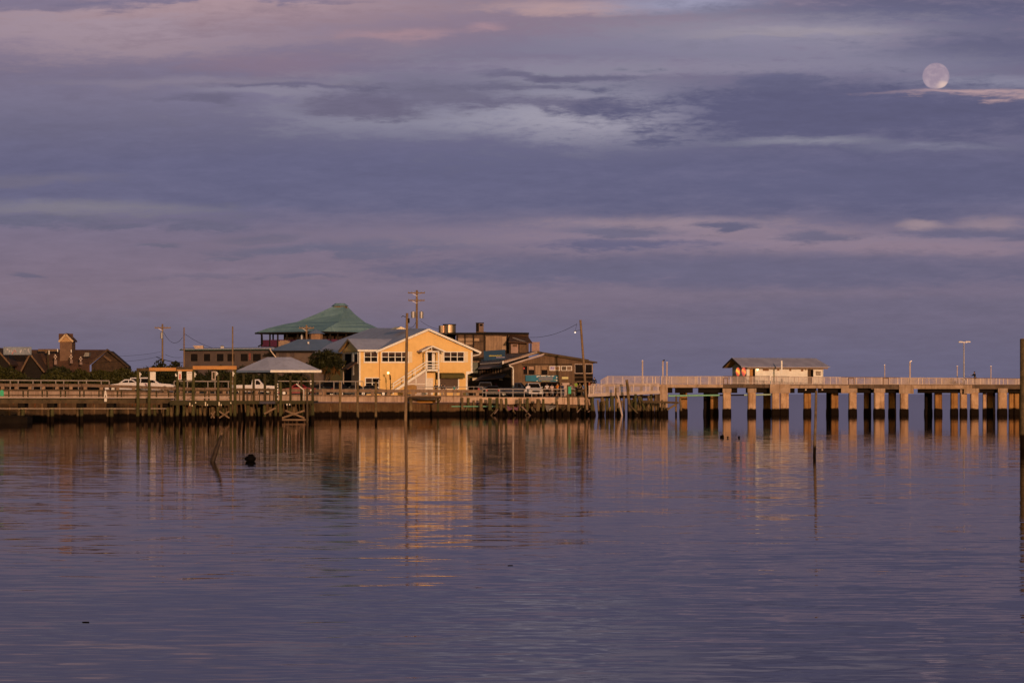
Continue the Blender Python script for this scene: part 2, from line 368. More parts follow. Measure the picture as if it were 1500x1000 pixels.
# ------------------------------------------------------------------ water
def water():
    m = bpy.data.materials.new('sea_water'); m.use_nodes = True
    t = NT(m.node_tree); p = m.node_tree.nodes['Principled BSDF']
    m.node_tree.nodes.remove(p); out = m.node_tree.nodes['Material Output']
    body = t.n('ShaderNodeBsdfDiffuse'); body.inputs['Color'].default_value = (.010,.008,.010,1)
    mir = t.n('ShaderNodeBsdfGlossy'); mir.inputs['Color'].default_value = (.77,.725,.725,1); mir.inputs['Roughness'].default_value = .03
    fr = t.n('ShaderNodeFresnel'); fr.inputs['IOR'].default_value = 1.333
    mx = t.n('ShaderNodeMixShader'); t.l(fr.outputs[0], mx.inputs[0]); t.l(body.outputs[0], mx.inputs[1]); t.l(mir.outputs[0], mx.inputs[2])
    t.l(mx.outputs[0], out.inputs['Surface'])
    geo = t.n('ShaderNodeNewGeometry'); sp = t.n('ShaderNodeSeparateXYZ'); t.l(geo.outputs['Position'], sp.inputs[0])
    x, y = sp.outputs[0], sp.outputs[1]
    def lay(sx, sy, off, det=3):
        n = t.noise(t.comb(t.m('MULTIPLY', x, sx), t.m('MULTIPLY', y, sy), off), 1.0, det, .5)
        s = t.n('ShaderNodeSeparateColor'); t.l(n.outputs[1], s.inputs[0])
        return t.m('SUBTRACT', s.outputs[0], .5), t.m('SUBTRACT', s.outputs[1], .5)
    ax, ay = lay(1.3, 4.2, 0.0); bx, by = lay(.2, .6, 5.0, 2); cx_, cy_ = lay(.02, .07, 9.0, 2)
    mask = t.noise(t.comb(t.m('MULTIPLY', x, .010), t.m('MULTIPLY', y, .030), 2.0), 1.0, 4, .6)
    calm = t.smooth(t.m('MULTIPLY_ADD', mask.outputs[0], 130.0, y), 300.0, 185.0)      # sheltered water near the quay lies smoother
    far = t.smooth(y, 400.0, 700.0)
    calm = t.m('MAXIMUM', calm, far)
    amp = t.m('MULTIPLY', t.smooth(mask.outputs[0], .30, .66), calm)
    near = t.smooth(y, 120.0, 30.0)
    A = t.m('ADD', t.m('MULTIPLY', amp, .027), t.m('MULTIPLY_ADD', calm, .023, t.m('MULTIPLY_ADD', near, .034, .014)))
    B = t.m('ADD', t.m('MULTIPLY', amp, .008), t.m('MULTIPLY_ADD', calm, .007, t.m('MULTIPLY_ADD', near, .030, .004)))
    sy = t.m('ADD', t.m('MULTIPLY', ay, A), t.m('MULTIPLY_ADD', by, B, t.m('MULTIPLY', cy_, .0025)))
    sx = t.m('ADD', t.m('MULTIPLY', ax, t.m('MULTIPLY', A, .45)), t.m('MULTIPLY', bx, t.m('MULTIPLY', B, .45)))
    nv = t.n('ShaderNodeVectorMath', operation='NORMALIZE'); t.l(t.comb(sx, sy, 1.0), nv.inputs[0])
    [t.l(nv.outputs[0], q.inputs['Normal']) for q in (body, mir, fr)]
    mb = MB().quad((-40000,-500,0),(40000,-500,0),(40000,60000,0),(-40000,60000,0))
    struct('water', mb, m)
water()

# ------------------------------------------------------------------ moon
def moon():
    D = 60000.0; r = 20.0/F*D
    m = bpy.data.materials.new('moonlit_disc'); m.use_nodes = True
    nt = m.node_tree; nt.nodes.clear(); t = NT(nt)
    tc = t.n('ShaderNodeTexCoord'); s = t.n('ShaderNodeSeparateXYZ'); t.l(tc.outputs['Generated'], s.inputs[0])
    nz = t.noise(tc.outputs['Generated'], 2.6, 5, .6)
    col = t.mix(t.smooth(nz.outputs[0], .4, .62), lin((156,138,156)), lin((176,156,168)))
    low = t.m('MULTIPLY', t.smooth(s.outputs[2], .33, .22), t.smooth(s.outputs[0], .40, .72))
    col = t.mix(low, col, lin((222,192,184)))
    em = t.n('ShaderNodeEmission'); t.l(col, em.inputs[0])
    tr = t.n('ShaderNodeBsdfTransparent')
    lw = t.n('ShaderNodeLayerWeight'); lw.inputs['Blend'].default_value = .5
    limb = t.m('MULTIPLY', t.smooth(lw.outputs['Facing'], .45, 1.0), .75)
    veil = t.m('ADD', t.m('ADD', .26, limb), t.m('MULTIPLY', t.smooth(s.outputs[2], .14, .0), .7))   # thin cloud over the lower limb
    veil = t.m('MINIMUM', veil, 1.0)
    mx = t.n('ShaderNodeMixShader'); t.l(veil, mx.inputs[0]); t.l(em.outputs[0], mx.inputs[1]); t.l(tr.outputs[0], mx.inputs[2])
    o = t.n('ShaderNodeOutputMaterial'); t.l(mx.outputs[0], o.inputs[0])
    c = P(1371, 112, D)
    solo('moon', MB().ball(c, r, r, r, 48, 32), m, 'pale pink full moon behind thin cloud', 'moon', smooth=True)
moon()

# ------------------------------------------------------------------ land, road and quay
def lerp_tab(tab, px):
    if px <= tab[0][0]: return tab[0][1]
    for (a, za), (b, zb) in zip(tab[:-1], tab[1:]):
        if a <= px <= b: return za+(zb-za)*(px-a)/(b-a)
    return tab[-1][1]
def qd(px): return lerp_tab([(-300,270.0),(0,305.0),(500,365.0),(706,383.0),(868,383.0)], px)     # the quay front comes nearer towards the left
def g(px): return H+(HY-lerp_tab([(-300,571.8),(100,571.8),(200,574.7),(300,578.1),(450,579.9),(650,581.0),(868,581.3)], px))*qd(px)/F
def QX(px): return X(px, qd(px))
Q = 383.0
def land():
    mb = MB(); cols = [-300,0,100,200,300,450,500,650,706,868]
    mb.quad((-900,200,g(-300)),(QX(-300),qd(-300)+.05,g(-300)),(QX(-300),640,g(-300)),(-900,640,g(-300)))
    mb.quad((-900,185,-2),(QX(-300),qd(-300)-3,-2),(QX(-300),qd(-300)+.05,g(-300)),(-900,200,g(-300)))
    for a, b in zip(cols[:-1], cols[1:]):
        mb.quad((QX(a),qd(a)+.05,g(a)),(QX(b),qd(b)+.05,g(b)),(QX(b),640,g(b)),(QX(a),640,g(a)))
    mb.quad((X(868,Q),Q+.05,-3),(X(868,Q),640,-3),(X(868,Q),640,g(868)),(X(868,Q),Q+.05,g(868)))
    struct('ground', mb, M_grassy)
    rd = MB()
    for a, b in zip(cols[:-1], cols[1:]):
        rd.quad((QX(a),qd(a)+1.0,g(a)+.006),(QX(b),qd(b)+1.0,g(b)+.006),(QX(b),qd(b)+10,g(b)+.006),(QX(a),qd(a)+10,g(a)+.006))
    struct('road', rd, M_asphalt)
land()
def seawall():
    t = thing('seawall', 'stained concrete seawall with ribbed panels and dark tide band', 'sea wall', (QX(350),qd(350),0))
    cols = [-300,0,100,200,300,450,500,650,706]
    def run(o0, o1, f0, f1):
        mb = MB()
        for a, b in zip(cols[:-1], cols[1:]):
            p = [(QX(a),qd(a)+o0,f0(a)),(QX(b),qd(b)+o0,f0(b)),(QX(b),qd(b)+o0,f1(b)),(QX(a),qd(a)+o0,f1(a)),(QX(a),qd(a)+o1,f0(a)),(QX(b),qd(b)+o1,f0(b)),(QX(b),qd(b)+o1,f1(b)),(QX(a),qd(a)+o1,f1(a))]
            mb.add(p, [(0,1,2,3),(4,7,6,5),(0,4,5,1),(3,2,6,7)])
        return mb
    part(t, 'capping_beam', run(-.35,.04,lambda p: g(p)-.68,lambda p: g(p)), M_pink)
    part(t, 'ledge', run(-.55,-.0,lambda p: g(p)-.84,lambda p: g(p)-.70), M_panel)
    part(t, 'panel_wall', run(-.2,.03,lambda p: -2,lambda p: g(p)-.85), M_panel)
    px = -280; rnd = random.Random(3)
    while px < 700:
        x, q = QX(px), qd(px); part(t, 'rib', MB().box(x, x+.2, q-.45, q-.1, -2, g(px)-1.45+rnd.uniform(-.2,.25)), M_panel); px += 24.3+rnd.uniform(-1,1.5)
    st = MB()
    for i in range(60):
        px = rnd.uniform(-40,700); x, q = QX(px), qd(px); z = g(px)-.85-rnd.uniform(0,.15)
        st.box(x, x+rnd.uniform(.05,.16), q-.215, q-.202, z-rnd.uniform(.3,.9), z)
    part(t, 'rust_stain', st, mat('rust_streak',(.13,.045,.018),(.08,.03,.014),.9,6), kind='stuff')
    # right hand quay: slab on an open dark underside
    t = thing('fishing_quay', 'concrete quay slab on dark timber underside beside brown shop', 'quay', (X(787,Q),Q,0))
    slab = MB().pp([(706,581.6),(868,581.6),(868,593),(835,592.5),(800,591),(780,590),(745,592),(706,590)], Q-.4, .42)
    part(t, 'slab', slab, M_pink)
    part(t, 'bulkhead', MB().box(X(706,Q), X(868,Q)-.05, Q+.3, Q+.9, -2, 1.95), M_quaydk)
    hb = MB()
    for a, b, y in ((706,770,596),(770,830,597),(830,866,595)): hb.bar(P(a,y,Q-.2), P(b,y+1.5,Q-.2), .18, .3)
    part(t, 'wale_beam', hb, M_quaydk)
    solo('pipe', MB().cyl(P(604,595.4,376.4), P(650,595.0,378.4), .07).cyl(P(650,595,378.4), P(655,595,378.6), .09), M_pipewh, 'long pale pipe slung along the seawall below the wooden shelf', 'pipe')
    solo('pipe', MB().cyl(P(656,595,378.7), P(726,595,Q-.8), .075), M_pipegn, 'pale green pipe along the seawall behind old piles', 'pipe')
seawall()

def balustrade():
    # pierced concrete parapet, one thing per visible run
    for k, (a, b, lab) in enumerate([(-60,120,'low concrete parapet with openings, leftmost run under brown shingle restaurant'),(121,300,'low concrete parapet with openings in front of white sedan'),
                    (301,470,'low concrete parapet with openings behind the gazebo'),(471,600,'low concrete parapet with openings between gazebo and tall pole'),(601,706,'pinkish concrete parapet with openings below yellow house')]):
        t = thing('parapet', lab, 'parapet', (QX((a+b)/2),qd((a+b)/2),g((a+b)/2)), 'pierced concrete parapet runs along the quay road')
        k = qd((a+b)/2)/383.0
        def seg(z0, z1, y0, y1):
            return MB().add([(QX(a),qd(a)+y0,g(a)+z0*k),(QX(b),qd(b)+y0,g(b)+z0*k),(QX(b),qd(b)+y0,g(b)+z1*k),(QX(a),qd(a)+y0,g(a)+z1*k),(QX(a),qd(a)+y1,g(a)+z0*k),(QX(b),qd(b)+y1,g(b)+z0*k),(QX(b),qd(b)+y1,g(b)+z1*k),(QX(a),qd(a)+y1,g(a)+z1*k)],
                   [(0,1,2,3),(4,7,6,5),(0,4,5,1),(3,2,6,7),(0,3,7,4),(1,5,6,2)])
        part(t, 'top_rail', seg(.52,.90,-.32,.02), M_balus)
        part(t, 'base_rail', seg(.003,.17,-.30,.0), M_balus)
        x = a+2.0
        while x < b-1:
            part(t, 'post', MB().box(QX(x), QX(x)+.42*k, qd(x)-.29, qd(x)-.03, g(x)+.171*k, g(x)+.519*k), M_balus)
            x += 23.5 if a > 100 else 20
balustrade()

def guard_rail():
    # white painted steel rail on the far side of the road (left) and pipe rail on the right quay
    for a, b, lab, n in ((-40,160,'white metal guard rail in front of dark hedge at left',13),(255,345,'white metal guard rail behind the dock posts',7),(405,532,'white metal guard rail in front of parked dark cars',9)):
        D = qd((a+b)/2)+13
        t = thing('guard_rail', lab, 'guard rail', (X((a+b)/2,D),D,g((a+b)/2)), 'white road guard rails')
        za, zb = Z(556.5,D), Z(557.5 if a < 200 else 558.5,D)
        if a > 200: za = Z(558,D)
        part(t, 'rail', MB().bar((X(a,D),D,za),(X(b,D),D,zb),.08,.11), M_raildim)
        for i in range(n):
            f = (i+.5*(i%2)*.6)/(n-1.0); x = X(a,D)+(X(b,D)-X(a,D))*min(f,1)
            part(t, 'post', MB().box(x-.05,x+.05,D-.02,D+.08,g(a),za+(zb-za)*min(f,1)-.056), M_raildim)
    D = Q+.15
    t = thing('pipe_railing', 'grey two-bar pipe railing on the quay edge in front of brown shop', 'railing', (X(775,D),D,g(775)))
    part(t, 'top_bar', MB().cyl(P(707,569.8,D), P(843,569.8,D), .055), M_galv)
    part(t, 'middle_bar', MB().cyl(P(707,574.6,D), P(843,574.6,D), .05), M_galv)
    for x in (712,732,751.5,768,779,794.5,822,842):
        part(t, 'post', MB().box(X(x,D)-.045,X(x,D)+.045,D-.045,D+.045,Z(582,D),Z(569.5,D)), M_galv)
    t = thing('pipe_railing', 'thin rail above the pinkish parapet below the yellow house', 'railing', (X(650,D),D,g(650)))
    part(t, 'top_bar', MB().cyl(P(612,566.4,qd(612)+.3), P(708,566.4,qd(706)+.3), .04), M_galv)
    for x in (620,652,669,686,694,707): part(t, 'post', MB().cyl(P(x,566.4,qd(x)+.3), P(x,581,qd(x)+.3), .035), M_galv)
guard_rail()

# ------------------------------------------------------------------ timber piles
def pile(px, top, D, wpx, m=None, lean=(0,0), name='timber_pile', label='', group=None, cat='pile', bot=-1.5, n=9, sq=False):
    ztop = Z(top, D); r = wpx/2.0/F*D
    x = X(px, D)
    a = Vector((x-lean[0]*(ztop-bot), D-lean[1]*(ztop-bot), bot)); b = Vector((x, D, ztop))
    mb = MB()
    rnd = random.Random(int(px*13+top))
    k = 7; prev = a
    if sq:
        mb.bar(a, b, r*2, r*2)
    else:
        off = [Vector((rnd.uniform(-.12,.12)*r, rnd.uniform(-.12,.12)*r, 0)) for _ in range(k+1)]
        for i in range(k):
            p0 = a.lerp(b, i/k)+off[i]; p1 = a.lerp(b, (i+1)/k)+off[i+1]
            mb.cyl(p0, p1, r*(1.12-.14*i/k), r*(1.12-.14*(i+1)/k), n)
    return solo(name, mb, m or M_pilewd, label, cat, group)

GRP_P = 'old timber piles along the quay and ramp'
OLD = [  # px, top row, distance, width px, lean, material, label
 (641.5,583,371.5,3.2,(0,0),M_pilegn,'thin olive pile holding the right end of the wooden shelf'),
 (677,582,379,3.2,(0,0),M_pilewd,'short ragged pile below right end of pinkish parapet, first of the broken row'),
 (686,582.5,380.5,4.2,(0,0),M_pilegn,'dark mossy broken pile, second of the ragged row below parapet'),
 (694,586,381,3.0,(.02,0),M_pilewd,'thin low broken pile between two thicker ones below parapet end'),
 (704.5,584,380,5,(0,0),M_pilewd,'thick grey broken pile under the end of the parapet'),
 (717.5,582.5,380,5.5,(0,0),M_pilegn,'thick mossy pile where the grey pipe railing begins'),
 (728,582.5,380.5,5,(0,0),M_pilegn,'green topped pile, left of a close pair under the pipe railing'),
 (734,583.5,379.5,4.2,(0,0),M_pilewd,'brown pile, right of a close pair under the pipe railing'),
 (741,583,380,4,(-.06,0),M_pilegn,'leaning mossy pile left of the purple tarp'),
 (762,583,380.5,5,(0,0),M_pilewd,'rough dark pile right of the purple tarp'),
 (772.5,582.5,381,4,(0,0),M_pilegn,'pile with weeds on top below the dark blue truck'),
 (788,584,379.5,5.5,(0,0),M_pilewd,'thick orange-brown pile below the white car'),
 (796,584,380.5,3.8,(.02,0),M_pilegn,'weed topped slim pile below the pipe rail post'),
 (816,587,380,3.6,(0,0),M_pilewd,'lone slim pile below the person in white shirt'),
 (857,594,379.5,3.2,(.02,0),M_pilewd,'short pale pile stub left of the leaning pole foot'),
 (868,581,379,4.2,(.03,0),M_pilegn,'green pile at the left foot of the ramp'),
 (882,581,379.5,4,(0,0),M_pilewd,'dark slim pile under the ramp left of the mossy pair'),
 (889,583,379,4.4,(0,0),M_pilegn,'mossy pile under the ramp with pale post behind'),
 (896.5,580,378.5,6,(0,0),M_pilegn,'thickest green-topped pile under the ramp'),
 (902,568,378,2.6,(.0,0),M_pilewd,'thin reddish post rising past the ramp edge'),
 (914,580,381,3,(0,0),M_pilewd,'thin brown pile under the ramp, left of the big leaning pile'),
 (918,556,377.5,4.2,(-.10,0),M_pilewd,'tall dark leaning pile standing above the ramp fence'),
 (931,577,378.5,4,(0,0),M_pilegn,'yellowish pile right of the tall leaning pile'),
 (936,580,379.5,5,(.03,0),M_pilewd,'stout brown pile between two thin piles below the ramp'),
 (950,579,379,3,(.0,0),M_pilewd,'thin pile with split top near the upper end of the ramp'),
 (953.5,579,380,2.6,(0,0),M_pilegn,'very thin greenish pile beside the split-top one'),
 (944,588,380.5,4.5,(.02,0),M_pilewd,'dark low pile under the log below the ramp'),
 (962,590,380,6,(0,0),M_pilewd,'dark stump beside the concrete abutment'),
 (990.5,580,377,2.8,(.01,0),M_pilewd,'thin upright pile standing in water right of the abutment'),
 (996,583,376.5,3.2,(-.09,0),M_pilewd,'leaning pale pile beside thin upright pile right of abutment'),
 (925,585,381.5,3.6,(-.02,0),M_pilegn,'slim mossy pile hidden behind the leaning pile under ramp')]
for px, top, D, wd, ln, m, lab in OLD: pile(px, top, D, wd, m, ln, label=lab, group=GRP_P)
rnd0 = random.Random(4)
for px in (876,879,886,893,907,911,923,928,939,947,957,969,974):
    pile(px+rnd0.uniform(-1,1), rnd0.uniform(584,599), rnd0.uniform(377.5,382), rnd0.uniform(2.4,4.4), rnd0.choice((M_pilewd,M_pilegn,M_pilewd)), (rnd0.uniform(-.09,.09),0), label='short broken pile stub among the taller piles under the ramp', group='broken pile stubs under the ramp')
for px in (709,722,746,751,757,767,779,804,810,823,845,851):
    pile(px+rnd0.uniform(-1,1), rnd0.uniform(590,600), rnd0.uniform(379.5,381.5), rnd0.uniform(2.2,4.0), rnd0.choice((M_pilewd,M_pilewd,M_pilegn)), (rnd0.uniform(-.08,.08),0), label='short broken pile stub under the quay slab below the pipe railing', group='broken pile stubs under the quay')
pile(832.5, 563.5, 376, 4.2, M_pilewd, (0,0), label='tall pile with a green daymark board near its top', group=GRP_P)
solo('daymark', MB().pb(832.4,836.6,566,576.5,375.7,.06), M_greenp, 'green board nailed to the tall pile by the people', 'sign')
for px, lab in ((498,'leftmost of three slim mooring piles in front of the seawall'),(524,'middle one of three slim mooring piles in front of the seawall'),(550.5,'rightmost of three slim mooring piles, under a dark bird')):
    pile(px, 559, 278, 3.6, M_pilewd, (0,0), label=lab, group='slim mooring piles before the seawall', name='mooring_pile')
def beams():
    L = [((905,577),(913,616),377.5,.20,M_fence,'pale white plank leaning from ramp edge down to water','plank'),
         ((920,591),(934,605),377,.16,M_wood,'brown plank slanting beside the tall leaning pile','plank'),
         ((938,581),(950,616),377.6,.22,M_pilegn,'long mossy beam slanting under the upper ramp','plank'),
         ((941,587.6),(994,589.8),376.5,.24,M_wood,'long reddish log lying across the pile tops by the abutment','log'),
         ((977,600),(991,591.5),376.2,.2,M_pilewd,'dark brace beam slanting up to thin pile right of abutment','beam'),
         ((716,612),(728,598),379.6,.12,M_wood,'thin pale stick slanting under the quay left of purple tarp','plank'),
         ((764,595),(772,603),379.4,.16,M_fencedk,'grey board slanting under the quay below the truck','plank'),
         ((781,598),(784,604),379.2,.14,M_wood,'short stick slanting under the quay by the orange-brown pile','plank'),
         ((742,598),(746,612),379.2,.16,M_pilewd,'brown stick slanting below the purple tarp','plank'),
         ((866,583),(872,617),379.8,.45,M_pilewd,'dark slanting beam at the end of the quay by the gap','beam'),
         ((804,600),(810,597),379.5,.12,M_metalgr,'grey bent board hanging under the quay between two piles','plank')]
    for (a, b), (c, d), D, r, m, lab, cat in [((q[0]),(q[1]),q[2],q[3],q[4],q[5],q[6]) for q in L]:
        solo(cat if cat != 'beam' else 'timber_beam', MB().bar(P(a,b,D), P(c,d,D+.2), r, r*1.1), m, lab, cat)
    rnd = random.Random(21)
    spots = [('pale stick caught between the first ragged piles',681,602),('dark board wedged left of the purple tarp',724,606),('short slat hanging behind the purple tarp',755,606),('slanted slat right of the rough dark pile',769,608),
             ('crooked stick below the white car left of the orange-brown pile',779,610),('short plank between the lone slim pile and the daymark pile',823,603),('dark slat under the low barrier on the quay',845,604),('pale slat close to the foot of the leaning pole',861,603)]
    for lab, px, py in spots:
        dx = rnd.uniform(3,6)*rnd.choice((-1,1)); dy = rnd.uniform(3,8)
        solo('driftwood_stick', MB().bar(P(px,py,379.4), P(px+dx,py-dy,379.7), .10, .12), rnd.choice((M_wood,M_pilewd,M_fencedk)), lab, 'stick', 'sticks and slats caught under the quay')
    tp = MB()
    pts = [(742,593),(748,597.5),(752,595),(757,597),(760,593.5),(758,601),(751,599),(744,601.5)]
    tp.prism([P(a,b,379.8) for a,b in pts], (0,.05,.02))
    solo('tarpaulin', tp, mat('purple_tarp', (.16,.06,.10),(.10,.04,.07),.7,2), 'torn purple tarp hanging under the quay', 'tarp')
    tp = MB().prism([P(a,b,379.8) for a,b in [(799,593),(815,594),(812,598),(805,600),(802,603),(800,600)]], (0,.05,.02))
    solo('tarpaulin', tp, mat('grey_tarp', (.13,.11,.10),(.08,.07,.06),.7,2), 'sagging grey tarp hanging under the quay right of the thick pile', 'tarp')
    # wooden shelf below the parapet
    t = thing('landing_shelf', 'brown wooden shelf platform under the parapet right of the tall pole', 'platform', tuple(P(620,608,372)))
    part(t, 'deck', MB().pb(598,645,580.8,583.6,370.5,3.6), M_darkwood)
    part(t, 'brace', MB().bar(P(645.5,584,371), P(642,590,371), .15), M_darkwood)
    part(t, 'edge_board', MB().pb(602,638,585.5,590,374.3,.25), mat('orange_board', (.42,.2,.04),(.33,.15,.03),.8,1))
    part(t, 'post', MB().pb(600,604,584,616,371,.4), M_pilewd)
beams()

# ------------------------------------------------------------------ the left hand fishing dock
DK = 290.0
def dock():
    zt, zb = Z(583.2,DK), Z(590.8,DK)
    t = thing('timber_dock', 'long low timber dock on paired piles with three-bar railing', 'dock', (X(100,DK),DK,0))
    part(t, 'deck', MB().box(X(-60,DK),X(250,DK),DK,DK+2.6,zt-.12,zt), M_woodgr)
    part(t, 'stringer', MB().box(X(-60,DK),X(250,DK),DK-.08,DK+.12,zb+.02,zt-.1), M_wood)
    for i, x in enumerate((-14,31,74,117,161,243)):
        for dx, dd in ((-2.6,2.2),(2.6,.25)):
            q = P(x+dx,592,DK+dd); mb = MB()
            mb.cyl((q.x,q.y,-1.5),(q.x,q.y,zb+.5),.19,.17,9); part(t, 'pile', mb, M_pilegn if dd < 1 else M_pilewd)
        part(t, 'pile_cap', MB().box(X(x-4.5,DK),X(x+4.5,DK),DK+.05,DK+2.5,zb-.38,zb+.05), M_nearblack)
    rl = thing('dock_railing', 'three-bar timber railing along the low dock at left', 'railing', (X(100,DK),DK,zt))
    for y, h in ((571.6,.13),(578.6,.10),(582,.10)):
        part(rl, 'rail', MB().bar(P(-60,y,DK-.12), P(340,y+.2,DK-.12), .06, h), M_wood if y < 580 else M_fence)
    for x in (-8,13,34,41,62,69,89,96,117,123,145,151,172,178,229,247,256,300,306,318): part(rl, 'post', MB().box(X(x,DK)-.065,X(x,DK)+.065,DK-.1,DK+.03,zb+.3,Z(570.8,DK)), M_woodgr)
    solo('pipe', MB().cyl(P(-60,598.2,DK-.2),P(244,598.2,DK-.2),.022), M_pipewh, 'thin pale pipe running under the low dock', 'pipe')
    solo('floating_dock', MB().box(X(-40,DK-9),X(40,DK-9),DK-9,DK-6,-.4,.55).box(X(-40,DK-9),X(36,DK-9),DK-9.1,DK-5.9,.55,.68), M_nearblack, 'low black floating dock at the left edge of the water', 'float')
    # gantry of tall posts and orange beams
    GD = DK-1.6
    posts = [(202,540.5,4.6,'tall post at the left end of the dark beam'),(218.5,541,4.4,'tall post left of the first hanging white board'),(260,540,4.2,'tall post under the left end of the middle dark beam'),(269.5,557,3.8,'shorter dark post between two tall gantry posts'),
             (283,541,4.8,'tall post at the left end of the rightmost orange beam'),(319.5,549,3.6,'slim post behind the framed board under the right beam'),(344,540,4.6,'tall post at the right end of the rightmost orange beam'),(338,545,3.4,'slim back post beside the right gantry post')]
    for i, (x, y, wd, lab) in enumerate(posts): pile(x, y, GD+(.7 if i in (3,5,7) else 0), wd, M_pilegn, (0,0), label=lab, group='dock gantry posts', name='dock_post', cat='post')
    for a, b, y0, y1, m, lab in ((200,218,539,543,M_wood,'dark weathered beam on the two leftmost gantry posts'),(218.3,258,538.2,543.2,M_beamor,'orange timber beam over the first hanging board'),(258.3,282,537.2,540.8,M_wood,'dark short beam between the two orange beams'),(259,282,541,543.4,M_beamor,'thin orange beam under the dark short beam'),(282.3,346.5,535.8,541,M_beamor,'long orange timber beam, rightmost of the gantry beams')):
        solo('gantry_beam', MB().pb(a,b,y0,y1,GD-.25,.22), m, lab, 'beam', 'gantry beams over the dock')
    # hanging boards
    for a, b, y0, y1, lab, k in ((219.6,228,544.5,556.5,'white notice board hanging beside the second gantry post',0),(261,266,543.5,556,'narrow red and white board hanging beside the middle gantry post',1),(273.5,281.3,544,556.5,'white notice board with dark heading by the right orange beam',2),(310,316,543.5,556.5,'white framed board hanging under the long orange beam',3)):
        t = thing('notice_board', lab, 'sign', tuple(P((a+b)/2,y1,GD-.35)), 'hanging boards on the dock')
        part(t, 'panel', MB().pb(a,b,y0,y1,GD-.36,.05), M_signwh if k != 3 else M_fence)
        if k == 3: part(t, 'centre', MB().pb(a+1.4,b-1.4,y0+1.5,y1-1.5,GD-.365,.01), M_woodgr)
        if k == 2: part(t, 'heading', MB().pb(a+.8,b-.8,y0+1.2,y0+3,GD-.365,.008), M_metalgr)
        if k == 1: part(t, 'stripe', MB().pb(a+1.6,b-1.4,y0+4,y1-1,GD-.365,.008), M_red)
        part(t, 'hanger', MB().bar(P(a,y0+.5,GD-.3), P(a-1,y0+.5,GD-.2), .05), M_trimdk)
    for x, y, h in ((205,545,7),(257.5,547,4),(285.5,545,7),(317.5,544,6),(341.5,544,7)):
        mb = MB().pb(x-.8,x+.6,y,y+h,GD-.35,.1).pb(x+.6,x+2,y+2,y+4,GD-.35,.1)
        solo('wall_lamp', mb, M_signwh, {205:'small white lamp bracket on the leftmost gantry post',257.5:'tiny white lamp bracket left of the middle gantry post',285.5:'white lamp bracket on the post under the long orange beam',317.5:'white lamp bracket beside the framed board',341.5:'white lamp bracket on the right gantry post'}[x], 'lamp', 'white brackets on gantry posts')
    for x, y0, y1, wd, lab in ((301,588,594,2.2,'tall white cleat on the dock edge left of the crossed braces'),(304,591,594,1.6,'short white cleat right beside the tall one'),(321,588,594,2.4,'tall white cleat on the dock above the crossed braces'),(324,591,594,1.6,'short white cleat above the crossed braces'),(338,588.5,591,2.2,'small white knob light near the right gantry post'),(286.5,588,590.5,2.2,'small pinkish knob light near the rightmost orange beam post'),(278,589,594,2,'white cleat left of the orange beam post'),(281.5,592,595,1.4,'tiny white cleat at the foot of the orange beam post')):
        solo('dock_cleat', MB().pb(x-wd*.36,x+wd*.36,y0+.5,y1,GD-.6,.1), M_cream, lab, 'cleat', 'white cleats on the dock edge')
    # lower gantry deck
    t = thing('timber_dock', 'short timber deck with crossed braces under the orange beams', 'dock', (X(300,DK),DK,0))
    part(t, 'deck', MB().box(X(252,DK),X(346,DK),DK-1.8,DK+2.4,Z(588,DK),Z(586.4,DK)), M_woodgr)
    part(t, 'stringer', MB().box(X(252,DK),X(346,DK),DK-1.9,DK-1.81,Z(593,DK),Z(587.6,DK)), M_woodgr)
    for x in (293,299.5,308,314.5,332): part(t, 'pile', MB().cyl(P(x,594,DK+1), Vector((X(x,DK),DK+1,-1.5)), .14, .16, 8), M_pilewd)
    for k, x in enumerate((209,226,233,251,256,265,274,289,305,311,327,350)):
        dd = (.4,1.6,2.2)[k%3]; part(t, 'pile', MB().cyl(P(x,592.5,DK+dd), Vector((X(x,DK),DK+dd,-1.5)), .12+.03*(k%2), .15, 8), (M_pilewd,M_pilegn,M_nearblack)[k%3])
    for a, b in (((321,602),(336,612)),((336,602),(321,612)),((309,604),(314,612)),((315,602),(309,612))):
        part(t, 'brace', MB().bar(P(a[0],a[1],DK-1.9), P(b[0],b[1],DK-1.7), .06, .14), M_brace)
    t = thing('timber_dock', 'timber landing under the gazebo with balusters and crossed braces', 'dock', (X(405,DK),DK,0))
    part(t, 'deck', MB().box(X(347,DK),X(461,DK),DK-1.2,DK+5,Z(589.6,DK),Z(587,DK)), M_woodgr)
    part(t, 'stringer', MB().box(X(347,DK),X(461,DK),DK-1.3,DK-1.21,Z(591.5,DK),Z(586.5,DK)), M_woodgr)
    for x in (363,379,387.5,404,412,424,441,458): part(t, 'pile', MB().cyl(P(x,590,DK+(.0 if x in (363,387.5,404,458) else 2.5)), Vector((X(x,DK),DK+(.0 if x in (363,387.5,404,458) else 2.5),-1.5)), .155, .17, 8), M_pilegn)
    for k, x in enumerate((356,368,374,383,395,400,418,430,436,448,453)):
        dd = (3.2,1.8,4.0)[k%3]; part(t, 'pile', MB().cyl(P(x,591,DK+dd), Vector((X(x,DK),DK+dd,-1.5)), .12+.03*(k%2), .15, 8), (M_nearblack,M_pilewd,M_pilegn)[k%3])
    for a, b in (((413,612),(446,601)),((418,601),(446,612)),((412,614.6),(452,614.6)),((387,606),(404,597))):
        part(t, 'brace', MB().bar(P(a[0],a[1],DK-1.25), P(b[0],b[1],DK-1.1), .06, .17), M_brace)
    t = thing('dock_railing', 'closely spaced baluster railing in front of the gazebo', 'railing', (X(375,DK),DK,Z(587,DK)))
    part(t, 'rail', MB().bar(P(346,570.5,DK-1.1), P(404,570.5,DK-1.1), .08, .14), M_wood)
